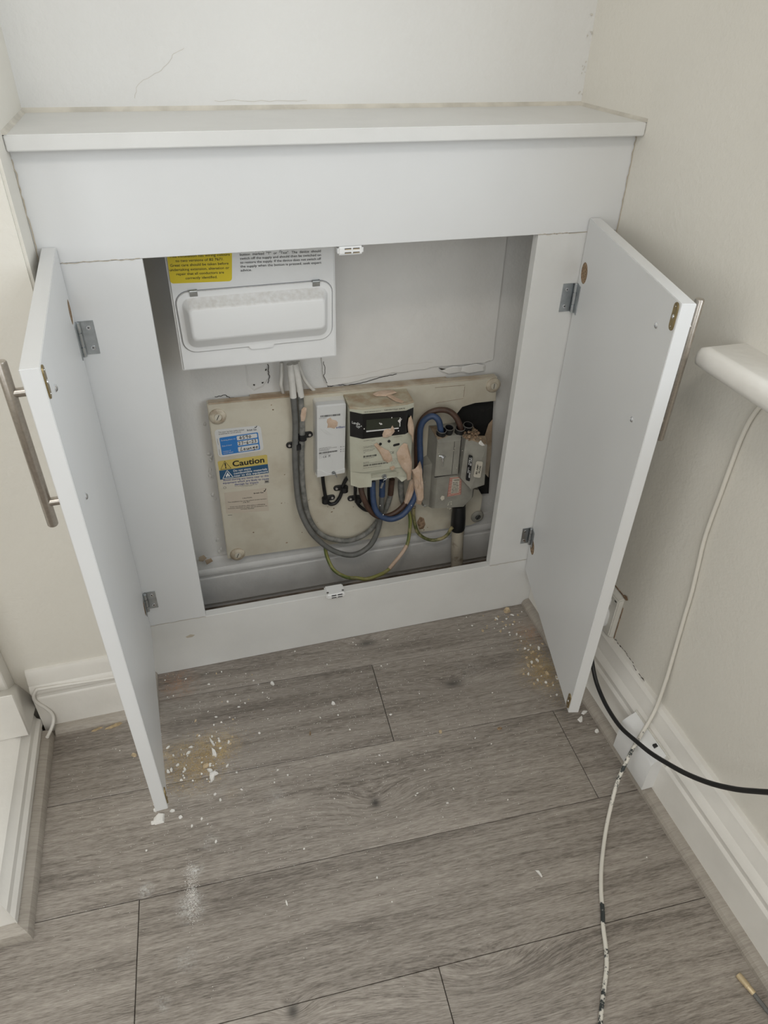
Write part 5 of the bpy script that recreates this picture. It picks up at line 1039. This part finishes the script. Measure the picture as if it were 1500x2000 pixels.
chip('plaster_chip', (0.0960,-0.2762,0.0000), .006, .004, 'whitechip', 'lower piece of the white flake cluster in the sawdust', 5, 1.5, 1.2)
chip('plaster_chip', (0.0935,-0.2613,0.0000), .0045, .004, 'whitechip', 'left piece of the white flake cluster in the sawdust', 6, 1.6, 2.4)
chip('plaster_chip', (0.0851,-0.2490,0.0000), .0065, .0035, 'tanchip', 'beige angular chip above the white flake cluster', 7, 1.2)
chip('plaster_chip', (0.1015,-0.1990,0.0000), .003, .003, 'whitechip', 'thin white shaving at the top of the sawdust patch', 8, 4.0, 1.9)
chip('plaster_chip', (0.1033,-0.2231,0.0000), .004, .003, 'whitechip', 'white shaving in the middle of the sawdust patch', 24, 3.0, 1.8)
chip('plaster_chip', (0.3477,-0.1693,0.0000), .0045, .0025, 'whitechip', 'white flake alone near the middle of the second plank', 9, 1.2)
chip('plaster_chip', (0.2356,-0.0858,0.0000), .004, .003, 'whitechip', 'white crumb on the plank seam left of the middle', 10, 1.5)
chip('plaster_chip', (0.8030,-0.0133,0.0000), .0085, .006, 'tanchip', 'beige plaster piece against the plinth at its right end', 11)
chip('plaster_chip', (0.8205,-0.3370,0.0000), .006, .003, 'whitechip', 'white oblong chip near the bead below the right door', 12, 1.4, .9)
chip('plaster_chip', (0.8357,-0.3241,0.0000), .005, .003, 'whitechip', 'white chip right under the right door corner', 13, 1.6, .2)
chip('plaster_chip', (0.8372,-0.3706,0.0000), .0045, .003, 'whitechip', 'white chip beside the bead, furthest from the right door', 14)
chip('plaster_chip', (0.6013,-0.5968,0.0000), .0022, .002, 'whitechip', 'white curled shaving alone on the fourth plank', 15, 4.5, 1.9)
chip('plaster_chip', (0.1905,-0.5326,0.0000), .0015, .001, 'whitechip', 'thin white sliver near the centre of the lower floor', 16, 4.0, 1.7)
chip('wood_splinter', (-0.0810,-0.1120,0.0000), .004, .004, 'splinter', 'pale wood splinter by the bead left of the left door', 17, 4.0, .2, cat='splinter')
chip('wood_splinter', (-0.1115,-0.1112,0.0000), .0025, .003, 'splinter', 'thinner pale splinter at the left end of the bead', 18, 4.5, .25, cat='splinter')
chip('plaster_chip', (-0.0415,-0.1897,0.0000), .005, .003, 'tanchip', 'tan chip beside the outer face of the left door', 19, 1.3)
chip('wood_splinter', (0.2882,-0.2288,0.0000), .002, .003, 'chip', 'brown splinter upright near the second plank seam', 20, 2.6, 1.4, cat='splinter')
chip('wood_splinter', (0.6518,-0.3156,0.0000), .0035, .003, 'chip', 'flat brown splinter on the plank seam right of the middle', 21, 1.8, .1, cat='splinter')
chip('plaster_chip', (0.5362,-0.2919,0.0000), .0035, .003, 'tanchip', 'tan crumb on the plank seam below the short joint', 25, 1.2)
chip('plaster_chip', (0.0181,0.0052,0.0000), .005, .009, 'crack', 'black rubber scrap in the corner at the left end of the plinth', 26)
qf = random.Random(21)
def scatter(n, cx_, cy_, sx, sy, rmin, rmax, label, group, mats, tilt=0.0):
    for k in range(n):
        a = qf.gauss(0, 1); b = qf.gauss(0, 1)
        x = cx_ + a * sx + tilt * b; y = cy_ + b * sy
        if not (-.165 < x < .838 and -.9 < y < -.006): continue
        if x < .02 and y > -.11: continue
        r = qf.uniform(rmin, rmax)
        chip('plaster_crumb', (x, y, 0), r, r * .7, qf.choice(mats), label, qf.randrange(9999), qf.choice((1, 1.2, 1.8)), None, group, 'crumb')
ps = (0.0755,-0.2385,0.0000); scatter(62, ps[0], ps[1], .035, .04, .0011, .0030, 'small crumb in the sawdust patch beside the left door', 'crumbs in the left sawdust patch', ('whitechip', 'whitechip', 'tanchip'))
ps = (0.8013,-0.2007,0.0000); scatter(46, ps[0], ps[1], .02, .05, .0011, .0034, 'small crumb in the sawdust beside the right door', 'crumbs in the right sawdust patch', ('whitechip', 'tanchip'), .0)
scatter(40, .78, -.045, .05, .022, .0010, .0028, 'small crumb at the right end of the plinth', 'crumbs by the right plinth corner', ('whitechip', 'tanchip'))
scatter(40, .10, -.10, .07, .06, .0008, .0022, 'small crumb in front of the left plinth end', 'crumbs by the left plinth corner', ('whitechip', 'whitechip', 'tanchip'))
scatter(80, .32, -.24, .26, .15, .0007, .0020, 'tiny white crumb scattered on the planks', 'crumbs scattered on the floor', ('whitechip',))
def dust(name, label, n, cx_, cy_, sx, sy, mat, r0, r1, tilt=0):
    bm_ = MB()
    for k in range(n):
        a, b = qf.gauss(0, 1), qf.gauss(0, 1); x, y = cx_ + a * sx + b * tilt, cy_ + b * sy
        if not (-.165 < x < .843 and -1.0 < y < -.004) or (x < .02 and y > -.11): continue
        r = qf.uniform(r0, r1); c = [(x + r * math.cos(t + a), y + r * math.sin(t + a), .0001) for t in (0, 2.1, 4.2)]
        v = [bm_.bm.verts.new(p_) for p_ in c] + [bm_.bm.verts.new((x, y, .0001 + r))]
        for f in ((0, 1, 3), (1, 2, 3), (2, 0, 3)): bm_.bm.faces.new([v[i] for i in f])
    o = obj(name, bm_, mat, loc=(cx_, cy_, 0)); o['kind'] = 'stuff'; tag(o, label, 'dust'); return o
ps = (0.0808,-0.2308,0.0000); dust('sawdust', 'golden sawdust spread on the floor right of the left door', 3200, ps[0], ps[1], .032, .026, 'sawdust', .0004, .0010, .012)
ps = (0.8045,-0.1867,0.0000); dust('sawdust', 'golden sawdust spread on the floor left of the right door', 3000, ps[0], ps[1], .017, .046, 'sawdust', .0004, .0010, .0)
dust('white_dust', 'fine white plaster dust flecking the planks', 2600, .30, -.24, .30, .17, 'whitechip', .0004, .0010)
ps = (0.0466,-0.4774,0.0000); dust('white_dust', 'white powder smear on the floor towards the camera', 700, ps[0], ps[1], .005, .022, 'whitechip', .0004, .0009)
